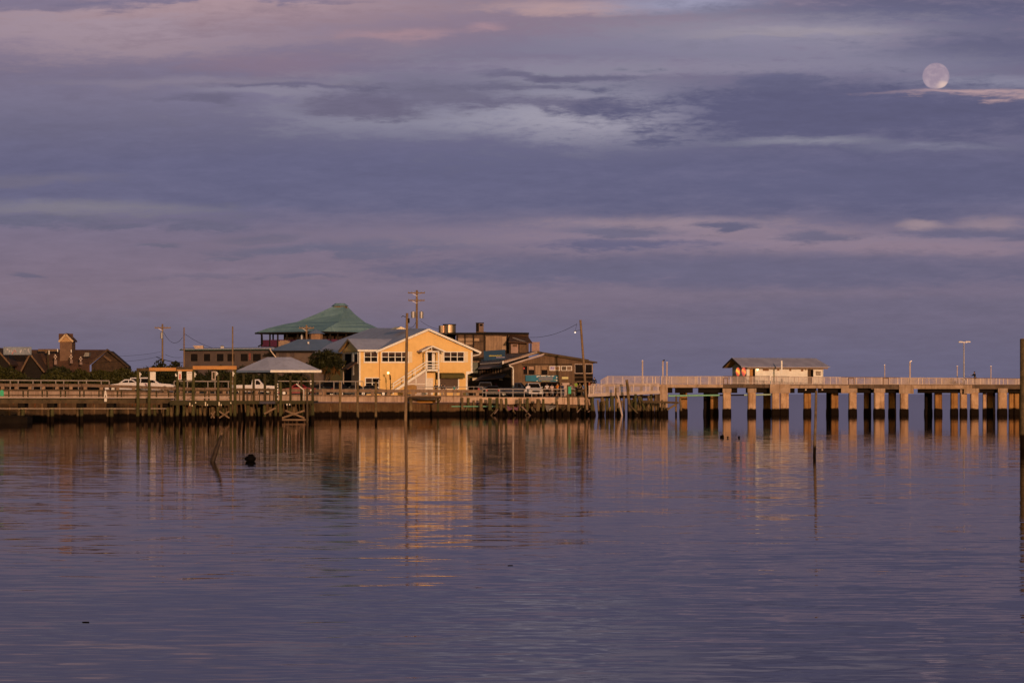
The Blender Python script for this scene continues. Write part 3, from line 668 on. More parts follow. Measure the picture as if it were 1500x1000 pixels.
    for x in (351,355.5,362,368,373,380,387.5,395,400.5): part(t, 'baluster', MB().pb(x-.9,x+.9,571.3,587,DK-1.1,.09), M_wood)
    part(t, 'panel', MB().pb(380,403,587.5,591.4,DK-1.35,.04), mat('blue_grey_cloth',(.06,.055,.075),None,.8))
    t = thing('handrail', 'white bent handrail at the gazebo steps', 'handrail', tuple(P(444,587,DK)))
    part(t, 'bar', MB().tube([P(434,562,DK), P(445,571,DK), P(445.3,586.5,DK)], .055), M_white)
    pile(411, 558.5, DK-1.6, 4, M_pilegn, (0,0), label='short thick pile in front of the gazebo posts', group='dock gantry posts', name='dock_post', cat='post')
    pile(450, 568, DK-1.6, 3, M_wood, (0,0), label='slim brown pile right of the white handrail', group='dock gantry posts', name='dock_post', cat='post')
dock()

def gazebo():
    D = DK
    t = thing('gazebo', 'open gazebo with grey hip roof on timber posts over the dock', 'gazebo', (X(408,D),D+1,Z(587,D)))
    ze = Z(542.2,D); zr = Z(522.6,D)
    x0, x1, xk = X(344,D), X(470.5,D), X(398,D)
    # corners: left, front, right, back; the front corner points at the camera
    fl = Vector((x0,D+2.0,ze)); fr = Vector((xk,D-1.5,ze)); rr = Vector((x1,D+.2,ze)); bb = Vector((X(420,D),D+6,ze))
    r0 = Vector((X(389,D),D+1.8,zr)); r1 = Vector((X(424,D),D+2.4,zr))
    rf = MB(); th = Vector((0,0,-.10))
    rf.quad(fl,fr,r1,r0); rf.quad(fr,rr,r1); rf.quad(rr,bb,r1); rf.quad(bb,fl,r0,r1)
    rf.quad(bb+th,rr+th,fr+th,fl+th)
    part(t, 'roof', rf, M_roofg)
    tr = MB()
    tr.bar(fr+Vector((0,-.03,-.10)), rr+Vector((0,-.03,-.10)), .06, .22); part(t, 'fascia', tr, M_white)
    tr = MB(); tr.bar(fl+Vector((0,-.03,-.10)), fr+Vector((-.02,-.03,-.10)), .06, .2); tr.bar(rr+Vector((.03,.02,-.1)), bb+Vector((0,0,-.1)), .06,.2); tr.bar(bb+Vector((-.02,.03,-.1)), fl+Vector((-.03,.03,-.1)),.06,.2)
    part(t, 'eave_board', tr, M_roofb)
    for x, dd, wd in ((357,1.9,3.2),(371.5,1.4,3.4),(388,.2,3.6),(404.5,-.9,4.4),(425.5,1.8,3.2),(441.5,2.8,3.2),(458,.4,4.0)):
        q = P(x,587,D+dd); r = wd/2/F*D
        part(t, 'post', MB().box(q.x-r,q.x+r,q.y-r,q.y+r,Z(587,D),ze-.2), M_woodgr)
    part(t, 'ceiling_beam', MB().bar(Vector((X(360,D),D+1.6,ze-.2)),Vector((X(404,D),D-.7,ze-.2)),.15,.25).bar(Vector((X(404,D),D-.68,ze-.2)),Vector((X(458,D),D+.5,ze-.2)),.15,.25), M_darkwood)
    for y in (558,562,571,531):
        pass
    mb = MB()
    for y in (562.5,566,570.5,574,578,584): mb.pb(406,407.6,y-1.1,y+1.1,D-1.15,.06)
    solo('reflector_strip', mb, M_signwh, 'string of small white reflectors on the front gazebo post', 'reflector')
    mb = MB()
    for y in (558,562,571): mb.pb(454.3,456.2,y-1.1,y+1.1,D+.05,.06)
    solo('reflector_strip', mb, M_signwh, 'three small white reflectors on the right gazebo post', 'reflector')
    for x in (420.3,424.3): solo('dock_cleat', MB().pb(x-.8,x+.8,591,593.5,D-1.5,.12), M_signwh, 'left one of two small white knobs below the gazebo deck' if x < 422 else 'right one of two small white knobs below the gazebo deck', 'cleat', 'white cleats on the dock edge')
    solo('sandwich_sign', MB().prism([P(152,582,DK-.2),P(153.8,571.5,DK-.2),P(155.2,571.5,DK-.2),P(157.2,582,DK-.2),P(155.8,582,DK-.2),P(155.2,578.5,DK-.2),P(153.8,578.5,DK-.2),P(153.2,582,DK-.2)],(0,.06,0)).pb(152.8,156.5,583,588,DK-.2,.05), M_signwh, 'small white A-shaped marker on the dock railing', 'sign')
    solo('green_marker', MB().pb(0,5.5,572,580,DK-.2,.06).pb(1.2,4.2,571,572,DK-.2,.05), M_greenp, 'green board on the dock railing at the left edge', 'sign')
gazebo()

# ------------------------------------------------------------------ concrete pier
PD = 384.0
def pier():
    t = thing('concrete_pier', 'long concrete pier deck on square piles stretching out of frame at right', 'pier', (X(1230,PD),PD,0))
    zt = Z(562.8,PD)
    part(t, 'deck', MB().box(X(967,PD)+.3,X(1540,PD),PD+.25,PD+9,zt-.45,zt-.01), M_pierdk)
    secs = [(967,1059,562.6,567.4,0,M_pier),(1059.2,1127.8,562.4,567.2,.12,M_pierdk),(1128,1157.5,562.4,575.6,-.15,M_pier),(1157.7,1232,564,568.6,0,M_pier),(1232.2,1243.5,564,575.6,-.05,M_pier),(1243.7,1276,563.6,568.4,.1,M_pierdk),(1276.2,1317,563.6,570,.08,M_pierdk),
            (1317.2,1338.5,563.4,576.4,-.12,M_pier),(1338.7,1412,563.8,569.4,0,M_pier),(1412.2,1424,563.8,576.5,-.03,M_pier),(1424.2,1540,564,569.6,.1,M_pierdk)]
    for a, b, y0, y1, o, m in secs: part(t, 'edge_beam', MB().pb(a,b,y0,y1,PD+o,.3), m)
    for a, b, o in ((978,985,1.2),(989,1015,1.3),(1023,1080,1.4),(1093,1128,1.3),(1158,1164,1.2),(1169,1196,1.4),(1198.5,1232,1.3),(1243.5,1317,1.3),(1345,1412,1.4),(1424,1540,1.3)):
        part(t, 'girder', MB().pb(a,b,567,575.4,PD+o,.6), M_nearblack)  # girders in plain near-black
    piles = [(972.5,10.6,0,0),(1001.5,10.8,5,1),(1046.5,11.5,4.5,1),(1036,10,6.5,2),(1065,11.4,-.1,0),(1101.5,11.4,-.05,0),(1124,10.5,5,1),(1136.5,11,-.4,0),(1147.8,9,-.3,0),(1153.6,4,.4,0),
             (1183,10.4,2,1),(1223,10.5,3,1),(1215,8,4.8,2),(1249.5,11,-.1,0),(1269.2,6.5,4,1),(1274,4.5,5.2,2),(1288.5,14.5,-.3,0),(1306.5,8.5,4.5,1),(1311,3.5,5.6,2),(1325,11.2,-.3,0),
             (1360.5,10.4,6.5,2),(1375,10.4,3.6,1),(1398.4,10,1.5,1),(1412,9.6,.6,0),(1428,11,-.1,0),(1442.5,5,3,0),(1450.5,8.5,4,1),(1456,4,5.5,2),(1469,12.5,-.2,0),(1463.5,4,2.6,2),(1482,7,2.5,1),(1489.5,7,2.2,1),(1494,4,4,2)]
    for x, wd, dy, k in piles:
        D = PD+.15+max(dy,-.2); h = wd/2/F*D; q = X(x,D)
        top = 574.9 if k == 0 else 573
        mb = MB(); rr = random.Random(int(x)); e = .08
        zt2 = Z(top,D); n = 8
        # chamfered square shaft, slightly swollen by oysters at the tide band
        rings = [(-2,1.06),(.1,1.12),(.62,1.10),(.86,1.0),(zt2,1.0)]
        vs = []; fs = []
        for z, s in rings:
            hh = h*s; c = hh*.22
            for (ax, ay) in ((-hh+c,-hh),(hh-c,-hh),(hh,-hh+c),(hh,hh-c),(hh-c,hh),(-hh+c,hh),(-hh,hh-c),(-hh,-hh+c)): vs.append((q+ax, D+h+ay, z))
        for i in range(len(rings)-1):
            for j in range(8): fs.append((i*8+j, i*8+(j+1)%8, (i+1)*8+(j+1)%8, (i+1)*8+j))
        mb.add(vs, fs)
        part(t, 'pile', mb, (M_pile, M_pileor, M_nearblack)[k])  # third kind: rear piles, shade behind the front ones put into their colour
        if k == 0 and x > 980: part(t, 'pile_cap', MB().box(q-h*1.12,q+h*1.12,D-.06,D+h*2+.1,Z(575,D),Z(568.6,D)), M_pier)
    part(t, 'abutment', MB().pb(966.5,978,567.4,597,PD-.03,2.5), M_pier)
    part(t, 'abutment_foot', MB().box(X(964,PD),X(979,PD),PD-.05,PD+2.6,-2,Z(597,PD)), M_quaydk)
    part(t, 'abutment_shelf', MB().pb(959,966.3,577,597,PD+.3,2), M_pierdk)
    solo('pipe', MB().cyl(P(979,579.6,PD+.6),P(1054,578.6,PD+.6),.11), M_pipegn, 'bright green pipe hung under the pier right of the abutment', 'pipe')
    solo('pipe', MB().cyl(P(1054,578.6,PD+.62),P(1090,578.4,PD+.62),.09), M_nearblack, 'black pipe hung under the pier continuing from the green one', 'pipe')
    solo('pipe', MB().cyl(P(1090,578.4,PD+.6),P(1130,577.6,PD+.6),.10), mat('pale_green_pipe',(.40,.50,.36),(.32,.42,.30),.5,1), 'pale green pipe under the pier left of the big block', 'pipe')
    for x in (1180.4,1204.6): solo('bracket', MB().pb(x-.5,x+.5,568.7,571.6,PD+.9,.1).pb(x-1.2,x+1.2,570,571.2,PD+.85,.1), M_pipewh, 'orange bracket under the pier left of the thin stake' if x < 1190 else 'orange bracket under the pier right of the thin stake', 'bracket')

def fence_run(x0, x1, y0, y1, yb0, yb1, D, label, posts, dark=False, pick=.135, group='picket railings of the pier'):
    """railing whose top runs y0->y1 and foot yb0->yb1 in measured rows"""
    m = M_fence; m2 = M_fencedk if dark else M_fence
    t = thing('picket_railing', label, 'railing', tuple(P((x0+x1)/2,(yb0+yb1)/2,D)), group)
    a0, a1, b0, b1 = P(x0,y0,D), P(x1,y1,D), P(x0,yb0,D), P(x1,yb1,D)
    part(t, 'top_rail', MB().bar(a0,a1,.11,.075), m2)
    part(t, 'bottom_rail', MB().bar(b0+Vector((0,0,.1)),b1+Vector((0,0,.1)),.06,.09), m)
    L = a1.x-a0.x; n = max(2,int(L/pick)); mb = MB()
    for i in range(n):
        f = (i+.5)/n; x = a0.x+L*f; zt = a0.z+(a1.z-a0.z)*f-.04; zb = b0.z+(b1.z-b0.z)*f+.04
        mb.box(x-.034,x+.034,D-.02,D+.02,zb,zt)
    part(t, 'pickets', mb, m)
    for p in posts:
        f = (X(p,D)-a0.x)/L; x = X(p,D)
        part(t, 'post', MB().box(x-.05,x+.05,D-.075,D+.03,b0.z+(b1.z-b0.z)*f,a0.z+(a1.z-a0.z)*f-.03), M_fencelt)
    return t
def pier_rails():
    D = PD+.35
    runs = [(968,1059,551.2,551.2,562.6,562.6,'picket railing on the pier between abutment and white shack',(969,976,984,1007,1018,1022,1026,1038,1049,1055),False),
            (1059.5,1128,551,551,562.4,562.4,'brown topped railing in front of the shack left end',(1060,1070,1080.5,1091.5,1102.5,1113,1121,1126.5),True),
            (1130.0,1157,551.2,551.4,562.4,562.6,'brown railing at the middle of the shack above the big concrete block',(1130,1138,1147,1156),True),
            (1157.5,1232,551.8,552.4,564,564,'thin railing in front of the shack right half',(1164,1170,1177,1190,1199,1207,1216,1225),False),
            (1232.5,1318,552.4,552.8,563.8,563.6,'dark topped railing between shack and short white lamp post',(1241,1250.5,1254,1266,1277,1291,1303,1315),True),
            (1318.5,1412,553,553.6,563.6,564,'pale picket railing right of the short lamp post',(1320,1334,1345,1351,1361,1371,1379,1405),False),
            (1412.5,1535,553.6,554.6,564,565,'picket railing at the right end of the pier behind the angler',(1417,1425,1436,1448,1452,1459,1464,1476,1488,1492,1506,1520),True)]
    for x0,x1,y0,y1,b0,b1,lab,posts,dk in runs: fence_run(x0,x1,y0,y1,b0,b1,D,lab,posts,dk)
    fence_run(968,1092,551.4,551.4,562.6,562.6,D+8.2,'far side picket railing left of the shack',(980,1000,1020,1040,1060,1080))
    fence_run(1212,1535,552.6,554.8,563.8,565,D+8.2,'far side picket railing running right of the shack',(1230,1255,1280,1305,1330,1355,1380,1410,1440,1470,1500))
    # little gates in the railing
    for a, b in ((1060,1066),(1243,1251),(1294,1302)):
        mb = MB().bar(P(a,553.6,D-.12),P(b,553.6,D-.12),.06,.1).bar(P(a,553.6,D-.12),P(a,562.6,D-.12),.08).bar(P(b,553.6,D-.12),P(b,562.6,D-.12),.08)
        solo('rail_gate', mb, M_fencedk, {1060:'small brown gate frame left of the shack',1243:'small brown gate frame right of the shack',1294:'small brown gate frame left of the short lamp post'}[a], 'gate', 'small gate frames in the pier railing')
def ramp():
    D = 380.5
    t = thing('access_ramp', 'pale timber ramp rising from the quay up to the pier', 'ramp', tuple(P(915,577,D)))
    a, b = P(861.5,579.2,D), P(967,574.4,D)
    part(t, 'edge_board', MB().bar(a,b,.14,.34), M_fence)
    part(t, 'deck', MB().add([a+Vector((0,.1,.0)),b+Vector((0,.1,.0)),b+Vector((0,2.4,.0)),a+Vector((0,2.4,.0)),a+Vector((0,.1,.12)),b+Vector((0,.1,.12)),b+Vector((0,2.4,.12)),a+Vector((0,2.4,.12))],[(0,1,2,3),(7,6,5,4),(0,4,5,1),(1,5,6,2),(2,6,7,3),(3,7,4,0)]), M_wood)
    part(t, 'joist', MB().pb(866,960,579,583,D+.6,1.6), M_nearblack)
    for x in (883,907,930,952): part(t, 'post', MB().box(X(x,D)-.25,X(x,D)+.25,D+1.2,D+1.7,-2,Z(579,D)), M_pile)
    fence_run(862,966,564.8,561.5,578,573.2,D,'front picket railing of the pale access ramp',(863,869,881,900,909,919,928,946,952,964),group='picket railings of the ramp',pick=.105)
    D2 = 383.0
    t = thing('upper_walkway', 'raised walkway behind the ramp leading onto the pier', 'walkway', tuple(P(925,563,D2)))
    part(t, 'deck', MB().box(X(884,D2),X(967,D2),D2,D2+4,Z(566,D2),Z(562.4,D2)), M_pier)
    for x in (890,905,922,940,955): part(t, 'post', MB().box(X(x,D2)-.2,X(x,D2)+.2,D2+1.5,D2+1.9,-2,Z(566,D2)), M_pilewd)
    fence_run(880,889,556.8,551.6,566,562.6,D2,'short sloping railing at the top end of the walkway',(880.5,888),group='picket railings of the ramp',pick=.12)
    fence_run(889,967,551,551.2,562.6,562.6,D2,'rear picket railing above the access ramp',(890,898,912,930,942,948,956,960),group='picket railings of the ramp',pick=.12)
    fence_run(866,884,562.5,562.3,574,574,D2+.3,'low fence of wide pale boards between quay and walkway',(867,871,876,880),group='picket railings of the ramp',pick=.22)
    # quay front boards right of the pole
    t = thing('bench_wall', 'low timber barrier on the quay between daymark pile and leaning pole', 'barrier', tuple(P(848,581,Q+.2)))
    part(t, 'rail', MB().bar(P(836,572.4,Q+.1),P(858,572.0,Q+.1),.1,.3), M_wood)
    part(t, 'base', MB().bar(P(836,580.6,Q+.1),P(858,580.4,Q+.1),.2,.22), M_wood)
    for x in (838,843,852,857): part(t, 'post', MB().pb(x-.9,x+.9,570,581,Q+.1,.14), M_wood)
pier(); pier_rails(); ramp()

def shack():
    D0 = 389.0
    t = thing('pier_shack', 'long low white shack with brown gable roof standing on the pier', 'shack', tuple(P(1145,563,D0)))
    zf = Z(563,D0)
    # long side faces the camera, turned a little so that the left gable shows
    th = R(20); u = Vector((math.cos(th), math.sin(th), 0)); v = Vector((-math.sin(th), math.cos(th), 0))
    o = Vector((X(1094,D0), D0, 0))
    def ux(px):
        k = (px-CX)/F
        return (k*o.y-o.x)/(u.x-k*u.y)
    L = ux(1205); Wd = 4.6
    def q(a, b, z): return o+u*a+v*b+Vector((0,0,z))
    def bx(a0,a1,b0,b1,z0,z1):
        pts = [q(a,b,z) for z in (z0,z1) for a,b in ((a0,b0),(a1,b0),(a1,b1),(a0,b1))]
        return MB().add(pts,[(0,3,2,1),(4,5,6,7),(0,1,5,4),(1,2,6,5),(2,3,7,6),(3,0,4,7)])
    def zz(py): return Z(py, D0+1)
    zr = zz(525.4); oh = .6; zl = zz(538.4); sl = (zr-zl)/(Wd/2+oh); ze = zl+sl*oh
    part(t, 'front_wall', bx(0,L,0,.2,zf,ze+.05), M_white)
    part(t, 'rear_wall', bx(0,L,Wd-.2,Wd,zf,ze), M_white)
    for a in (0.0, L-.2):
        part(t, 'gable_wall', MB().prism([q(a,.2,zf),q(a,Wd-.2,zf),q(a,Wd-.2,ze),q(a,Wd/2,zr-.15),q(a,.2,ze)], u*.2), mat('grey_gable',(.42,.42,.42),(.36,.36,.36),.7,2))
    ov = ux(1105)-ux(1094)
    for s in (0,1):
        f = (lambda b: b) if s == 0 else (lambda b: Wd-b)
        e0 = q(-ov,f(-oh),ze-sl*oh+.05); e1 = q(L+ov*.75,f(-oh),ze-sl*oh+.05); r1 = q(L+ov*.1,Wd/2,zr+.05); r0 = q(-ov,Wd/2,zr+.05)
        if s == 0: r1 = q(L+ov*.1,Wd/2,zr+.05)
        mb = MB(); tk = Vector((0,0,.1))
        mb.add([e0,e1,r1,r0,e0+tk,e1+tk,r1+tk,r0+tk],[(0,3,2,1),(4,5,6,7),(0,1,5,4),(1,2,6,5),(2,3,7,6),(3,0,4,7)])
        part(t, 'roof', mb, mat('brown_grey_shingle',(.34,.325,.43),(.27,.255,.345),.8,.8,bump=.3))
        part(t, 'bargeboard', MB().bar(e0+u*-.03+Vector((0,0,-.02)), r0+u*-.03+Vector((0,0,-.02)), .06,.24), M_darkwood)
        part(t, 'soffit', MB().add([q(-ov+.05,f(-oh+.1),ze-sl*oh-.02),q(-.02,f(-oh+.1),ze-sl*oh-.02),q(-.02,Wd/2,zr-.07),q(-ov+.05,Wd/2,zr-.07)],[(0,1,2,3)]), mat('orange_soffit',(.40,.24,.09),(.33,.19,.07),.7,2))
    part(t, 'fascia', bx(-.2,L+.5,-oh+.02,-oh+.1,ze-sl*oh-.15,ze-sl*oh+.04), mat('brown_fascia',(.25,.17,.12),None,.7))
    fr = mat('brown_shutter',(.26,.13,.055),(.21,.10,.045),.7,4)
    for a, b, y0, y1 in ((1116,1127,539.4,543.8),(1137,1142.4,539.4,543.6),(1154.8,1160,539.8,544),(1172,1177.5,540,544.4)):
        wd = part(t, 'window', bx(ux(a),ux(b),-.04,-.001,zz(y1),zz(y0)), M_white)
        part(wd, 'shutter', bx(ux(a)+.1,ux(b)-.1,-.06,-.041,zz(y1)+.08,zz(y0)-.05), fr)
    d = part(t, 'door', bx(ux(1098),ux(1102.6),-.05,-.002,zf+.02,zz(539.6)), mat('orange_door',(.42,.20,.06),(.36,.17,.05),.6,2))
    part(t, 'doorway', bx(ux(1102.8),ux(1106),-.03,-.002,zf+.02,zz(539.6)), M_black)
    d = part(t, 'door', bx(ux(1183),ux(1191.2),-.05,-.002,zf+.02,zz(540.6)), mat('dark_door',(.10,.055,.03),(.07,.04,.02),.6,2))
    part(d, 'door_panel', bx(ux(1187.5),ux(1191),-.07,-.051,zf+.1,zz(541.4)), M_black)
    part(t, 'notice', bx(ux(1195),ux(1202),-.05,-.002,zz(549.6),zz(543.2)), mat('notice_grey',(.42,.34,.28),(.14,.12,.10),.6,9))
    part(t, 'lamp', MB().ball(q(ux(1109),-.15,zz(541)),.16,.13,.14), M_lamp)
    part(t, 'lamp', MB().ball(q(ux(1180),-.12,zz(540.8)),.12,.1,.1), mat('dull_lamp',(.5,.35,.18),None,.4))
    part(t, 'downspout', MB().tube([q(ux(1205),-.1,ze-.1),q(ux(1204.4),-.1,zf)],.06), M_white)
    part(t, 'corner_post', bx(-.06,.08,-.06,.06,zf,ze), M_white)
    # painted boards leaning at the gable end
    for k, (x, y0, y1, wd, dd) in enumerate(((1081,538,551.4,6.6,.2),(1089.6,538,551,6.8,-.6))):
        D = D0-.6+dd
        mb = MB(); n = 28; cx, cz = X(x,D), Z((y0+y1)/2,D); rx = wd/2/F*D; rz = (y1-y0)/2/F*D
        pts = []
        for i in range(n):
            a = 2*math.pi*i/n; s = 1.0 - (.35 if math.sin(a) < 0 else 0)*abs(math.sin(a))**1.5
            pts.append((cx+rx*math.cos(a)*s*(1), D, cz+rz*math.sin(a)))
        mb.prism(pts, (0,.09,0))
        m = bpy.data.materials.new('painted_swirls'); m.use_nodes = True; tt = NT(m.node_tree)
        tc = tt.n('ShaderNodeTexCoord'); wv = tt.n('ShaderNodeTexWave', wave_type='BANDS', bands_direction='DIAGONAL'); tt.l(tc.outputs['Object'], wv.inputs[0])
        wv.inputs['Scale'].default_value = .55; wv.inputs['Distortion'].default_value = 6; wv.inputs['Detail'].default_value = 2
        cr = tt.ramp(wv.outputs[1], [(0,(.55,.04,.02,1)),(.35,(.8,.12,.05,1)),(.6,(.9,.38,.04,1)),(.85,(.95,.72,.10,1))] if k == 0 else [(0,(.5,.04,.05,1)),(.5,(.75,.12,.10,1)),(.8,(.85,.2,.12,1)),(1,(.9,.45,.05,1))])
        tt.l(cr, m.node_tree.nodes['Principled BSDF'].inputs['Base Color'])
        solo('painted_board', mb, m, ('yellow and red swirled oval board, left of two at the shack gable','red oval board with orange rim, right of two at the shack gable')[k], 'board', 'painted oval boards by the shack')
    solo('lamp_post', MB().box(X(1145,D0-2)-.09,X(1145,D0-2)+.09,D0-2.1,D0-1.9,zf,Z(528,D0-2)), M_white, 'plain white square post in front of the shack roof', 'post', 'white posts along the pier')
    for x, top, D, lab, bird in ((941.2,528.5,391,'white post at the ramp, leftmost on the pier',0),(971,528.4,386.5,'white post with a dark bird on top near the abutment',1),(977,530.6,391,'thinner white post right of the post with a bird',0),(1296,534.5,410,'thin short white post beyond the railing right of the shack',2),(1333,530,386.5,'white post with tilted grey head, tallest short post right of the shack',3),(1402.2,536.2,391,'short white post left of the twin lamp',0),(1451.6,536.4,391,'short white post right of the angler',0)):
        t = thing('pier_post', lab, 'post', (X(x,D),D,Z(563,D)), 'white posts along the pier')
        wd = .055 if x in (1296,1402.2,1451.6) else .085
        part(t, 'shaft', MB().box(X(x,D)-wd,X(x,D)+wd,D-wd,D+wd,Z(563,D),Z(top,D)), M_fence)
        if bird == 1 or bird == 3: part(t, 'head', MB().bar(P(x-.6,top+.4,D),P(x+2.6,top-1.8,D),.14,.12), M_trimdk if bird == 1 else M_metalgr)
        elif bird == 2: part(t, 'head', MB().bar(P(x-1.2,top,D),P(x+.4,top-.6,D),.1,.08), M_metalgr)
        else: part(t, 'cap', MB().box(X(x,D)-wd-.03,X(x,D)+wd+.03,D-wd-.03,D+wd+.03,Z(top,D),Z(top,D)+.05), M_metalgr)
    D = 388.0
    t = thing('street_lamp', 'tall grey twin-armed lamp standing on the pier', 'street lamp', tuple(P(1412,564,D)))
    part(t, 'pole', MB().cyl(P(1412,564,D),P(1412,501.5,D),.10,.07), M_metalgr)
    part(t, 'arm', MB().bar(P(1408,501.3,D),P(1417,501.3,D),.08,.08), M_metalgr)
    part(t, 'lamp_head', MB().pb(1404.6,1410.8,499.9,501.6,D-.15,.4), M_signwh)
    part(t, 'lamp_head', MB().pb(1414.6,1421.6,499.7,501.4,D-.15,.4), M_signwh)
    solo('bench', MB().pb(1409,1419,554.6,556,D,.5).pb(1396,1411,561,563,D,.6).pb(1398,1400,558,563,D,.5).pb(1411,1412.4,556,563,D+.1,.3), M_trimdk, 'dark bench with backrest under the twin-armed lamp', 'bench')
shack()

# ------------------------------------------------------------------ stakes and floats in the water
def stakes():
    t = thing('mooring_stake', 'thin weathered stake leaning slightly in open water before the pier', 'stake', (X(1193,130.0),130.0,0))
    D = 130.0
    mb = MB(); pts = [(1195.6,572,.05),(1195.2,590,.056),(1194.4,625,.06),(1193.2,655,.066),(1192.6,700,.07)]
    for (a,b,r),(c,d,s) in zip(pts[:-1],pts[1:]): mb.cyl(P(a,b,D),P(c,d,D),r,s,9)
    part(t, 'shaft', mb, mat('pale_stake_wood',(.20,.135,.08),(.10,.07,.045),.85,5,bump=.5,wet=.5))
    D = 148.0
    t = thing('channel_post', 'thick dark timber post cut by the right edge of the photo', 'post', (X(1500,D),D,0))
    mb = MB(); r = 5.3/F*D
    mb.cyl((X(1499.7,D),D,-2),(X(1499.4,D),D,Z(496.5,D)),r*1.03,r,14)
    part(t, 'shaft', mb, mat('creosote_post',(.13,.09,.045),(.07,.05,.025),.85,4,bump=.5,wet=.7))
    part(t, 'cap', MB().cyl((X(1499.4,D),D,Z(496.5,D)),(X(1499.4,D),D,Z(496.5,D)+.02),r*.9,r*.8,14), M_pilewd)
    D = H*F/(676-577)
    t = thing('broken_stake', 'broken dark stake leaning right in water before the dock', 'stake', (X(312,D),D,0))
    mb = MB(); pts = [(325.6,632,.045),(321,647,.075),(316,661,.10),(311,676.5,.11),(309,684,.11)]
    for (a,b,r),(c,d,s) in zip(pts[:-1],pts[1:]): mb.cyl(P(a,b,D),P(c,d,D),r,s,9)
    part(t, 'shaft', mb, mat('wet_stake',(.05,.03,.02),(.025,.016,.012),.6,4,bump=.5))
    part(t, 'tip', MB().cyl(P(325.4,632.6,D-.02),P(323.8,636.5,D-.02),.05,.065), M_brace)
    D = H*F/(675.5-577)
    mb = MB().ball((X(367.5,D),D,.11),.21,.2,.14,14,9).ball((X(366,D),D,.24),.075,.075,.06).ball((X(369.4,D),D-.03,.24),.06,.065,.06).ball((X(362.5,D),D+.02,.10),.12,.12,.10)
    solo('mooring_float', mb, M_black, 'black lumpy float on the water right of the broken stake', 'float', smooth=True)
    for x, y, s, lab in ((1057.6,639,.17,'largest of three dark stumps breaking the water before the pier'),(1066,639.6,.08,'middle and smallest dark stump in the water before the pier'),(1082.4,639.4,.1,'rightmost dark stump in the water before the pier')):
        D = H*F/(y+1.6-577); c = P(x,y,D)
        solo('stump', MB().ball((c.x,D,.05),s*.8,s*.7,s*.6,10,6).ball((c.x+s*.2,D,.05+s*.35),s*.45,s*.4,s*.4,8,5), M_black, lab, 'stump', 'stumps in the water before the pier', smooth=True)
    for x, y, lab in ((748,828,'dark drifting twig in the middle of the water'),(126,911,'dark drifting twig low on the left side of the water')):
        D = H*F/(y-577); c = P(x,y,D)
        solo('driftwood', MB().bar((c.x-.045,D,.003),(c.x-.01,D+.02,.004),.010).bar((c.x-.01,D+.02,.004),(c.x+.035,D+.01,.003),.010), M_black, lab, 'twig', 'bits of drift on the water')
stakes()

# ------------------------------------------------------------------ utility poles and wires
def cross_pole(px, top, base, D, wpx, label, arms=(), trans=(), lean=0, extra=None, group='wooden utility poles'):
    b, a = P(px+lean,base,D), P(px,top,D)
    t = thing('utility_pole', label, 'utility pole', tuple(b), group)
    r = wpx/2/F*D
    part(t, 'pole', MB().cyl(b,a,r*1.1,r*.9,10), M_pole)
    for (y, x0, x1) in arms:
        c = part(t, 'crossarm', MB().pb(x0,x1,y-.8,y+.8,D-r-.14,.13), M_pole)
        k = 3 if x1-x0 > 16 else 2
        for i in range(k*2):
            x = x0+.8+(x1-x0-1.6)*i/(k*2-1)
            part(c, 'insulator', MB().cyl(P(x,y-.8,D-r-.08),P(x,y-2.4,D-r-.08),.05,.04,6), M_metalgr)
        for s in (-1,1):
            part(t, 'brace', MB().bar(P(px+s*(x1-x0)*.27,y+.6,D-r-.1),P(px,y+4.5,D-r-.04),.04), M_metalgr)
    for (x, y0, y1, wd) in trans:
        part(t, 'transformer', MB().cyl(P(x,y1,D-.25),P(x,y0,D-.25),wd/2/F*D,wd/2/F*D,12).cyl(P(x,y0,D-.25),P(x,y0-1.4,D-.25),.08,.05,6), M_metalgr)
    return t
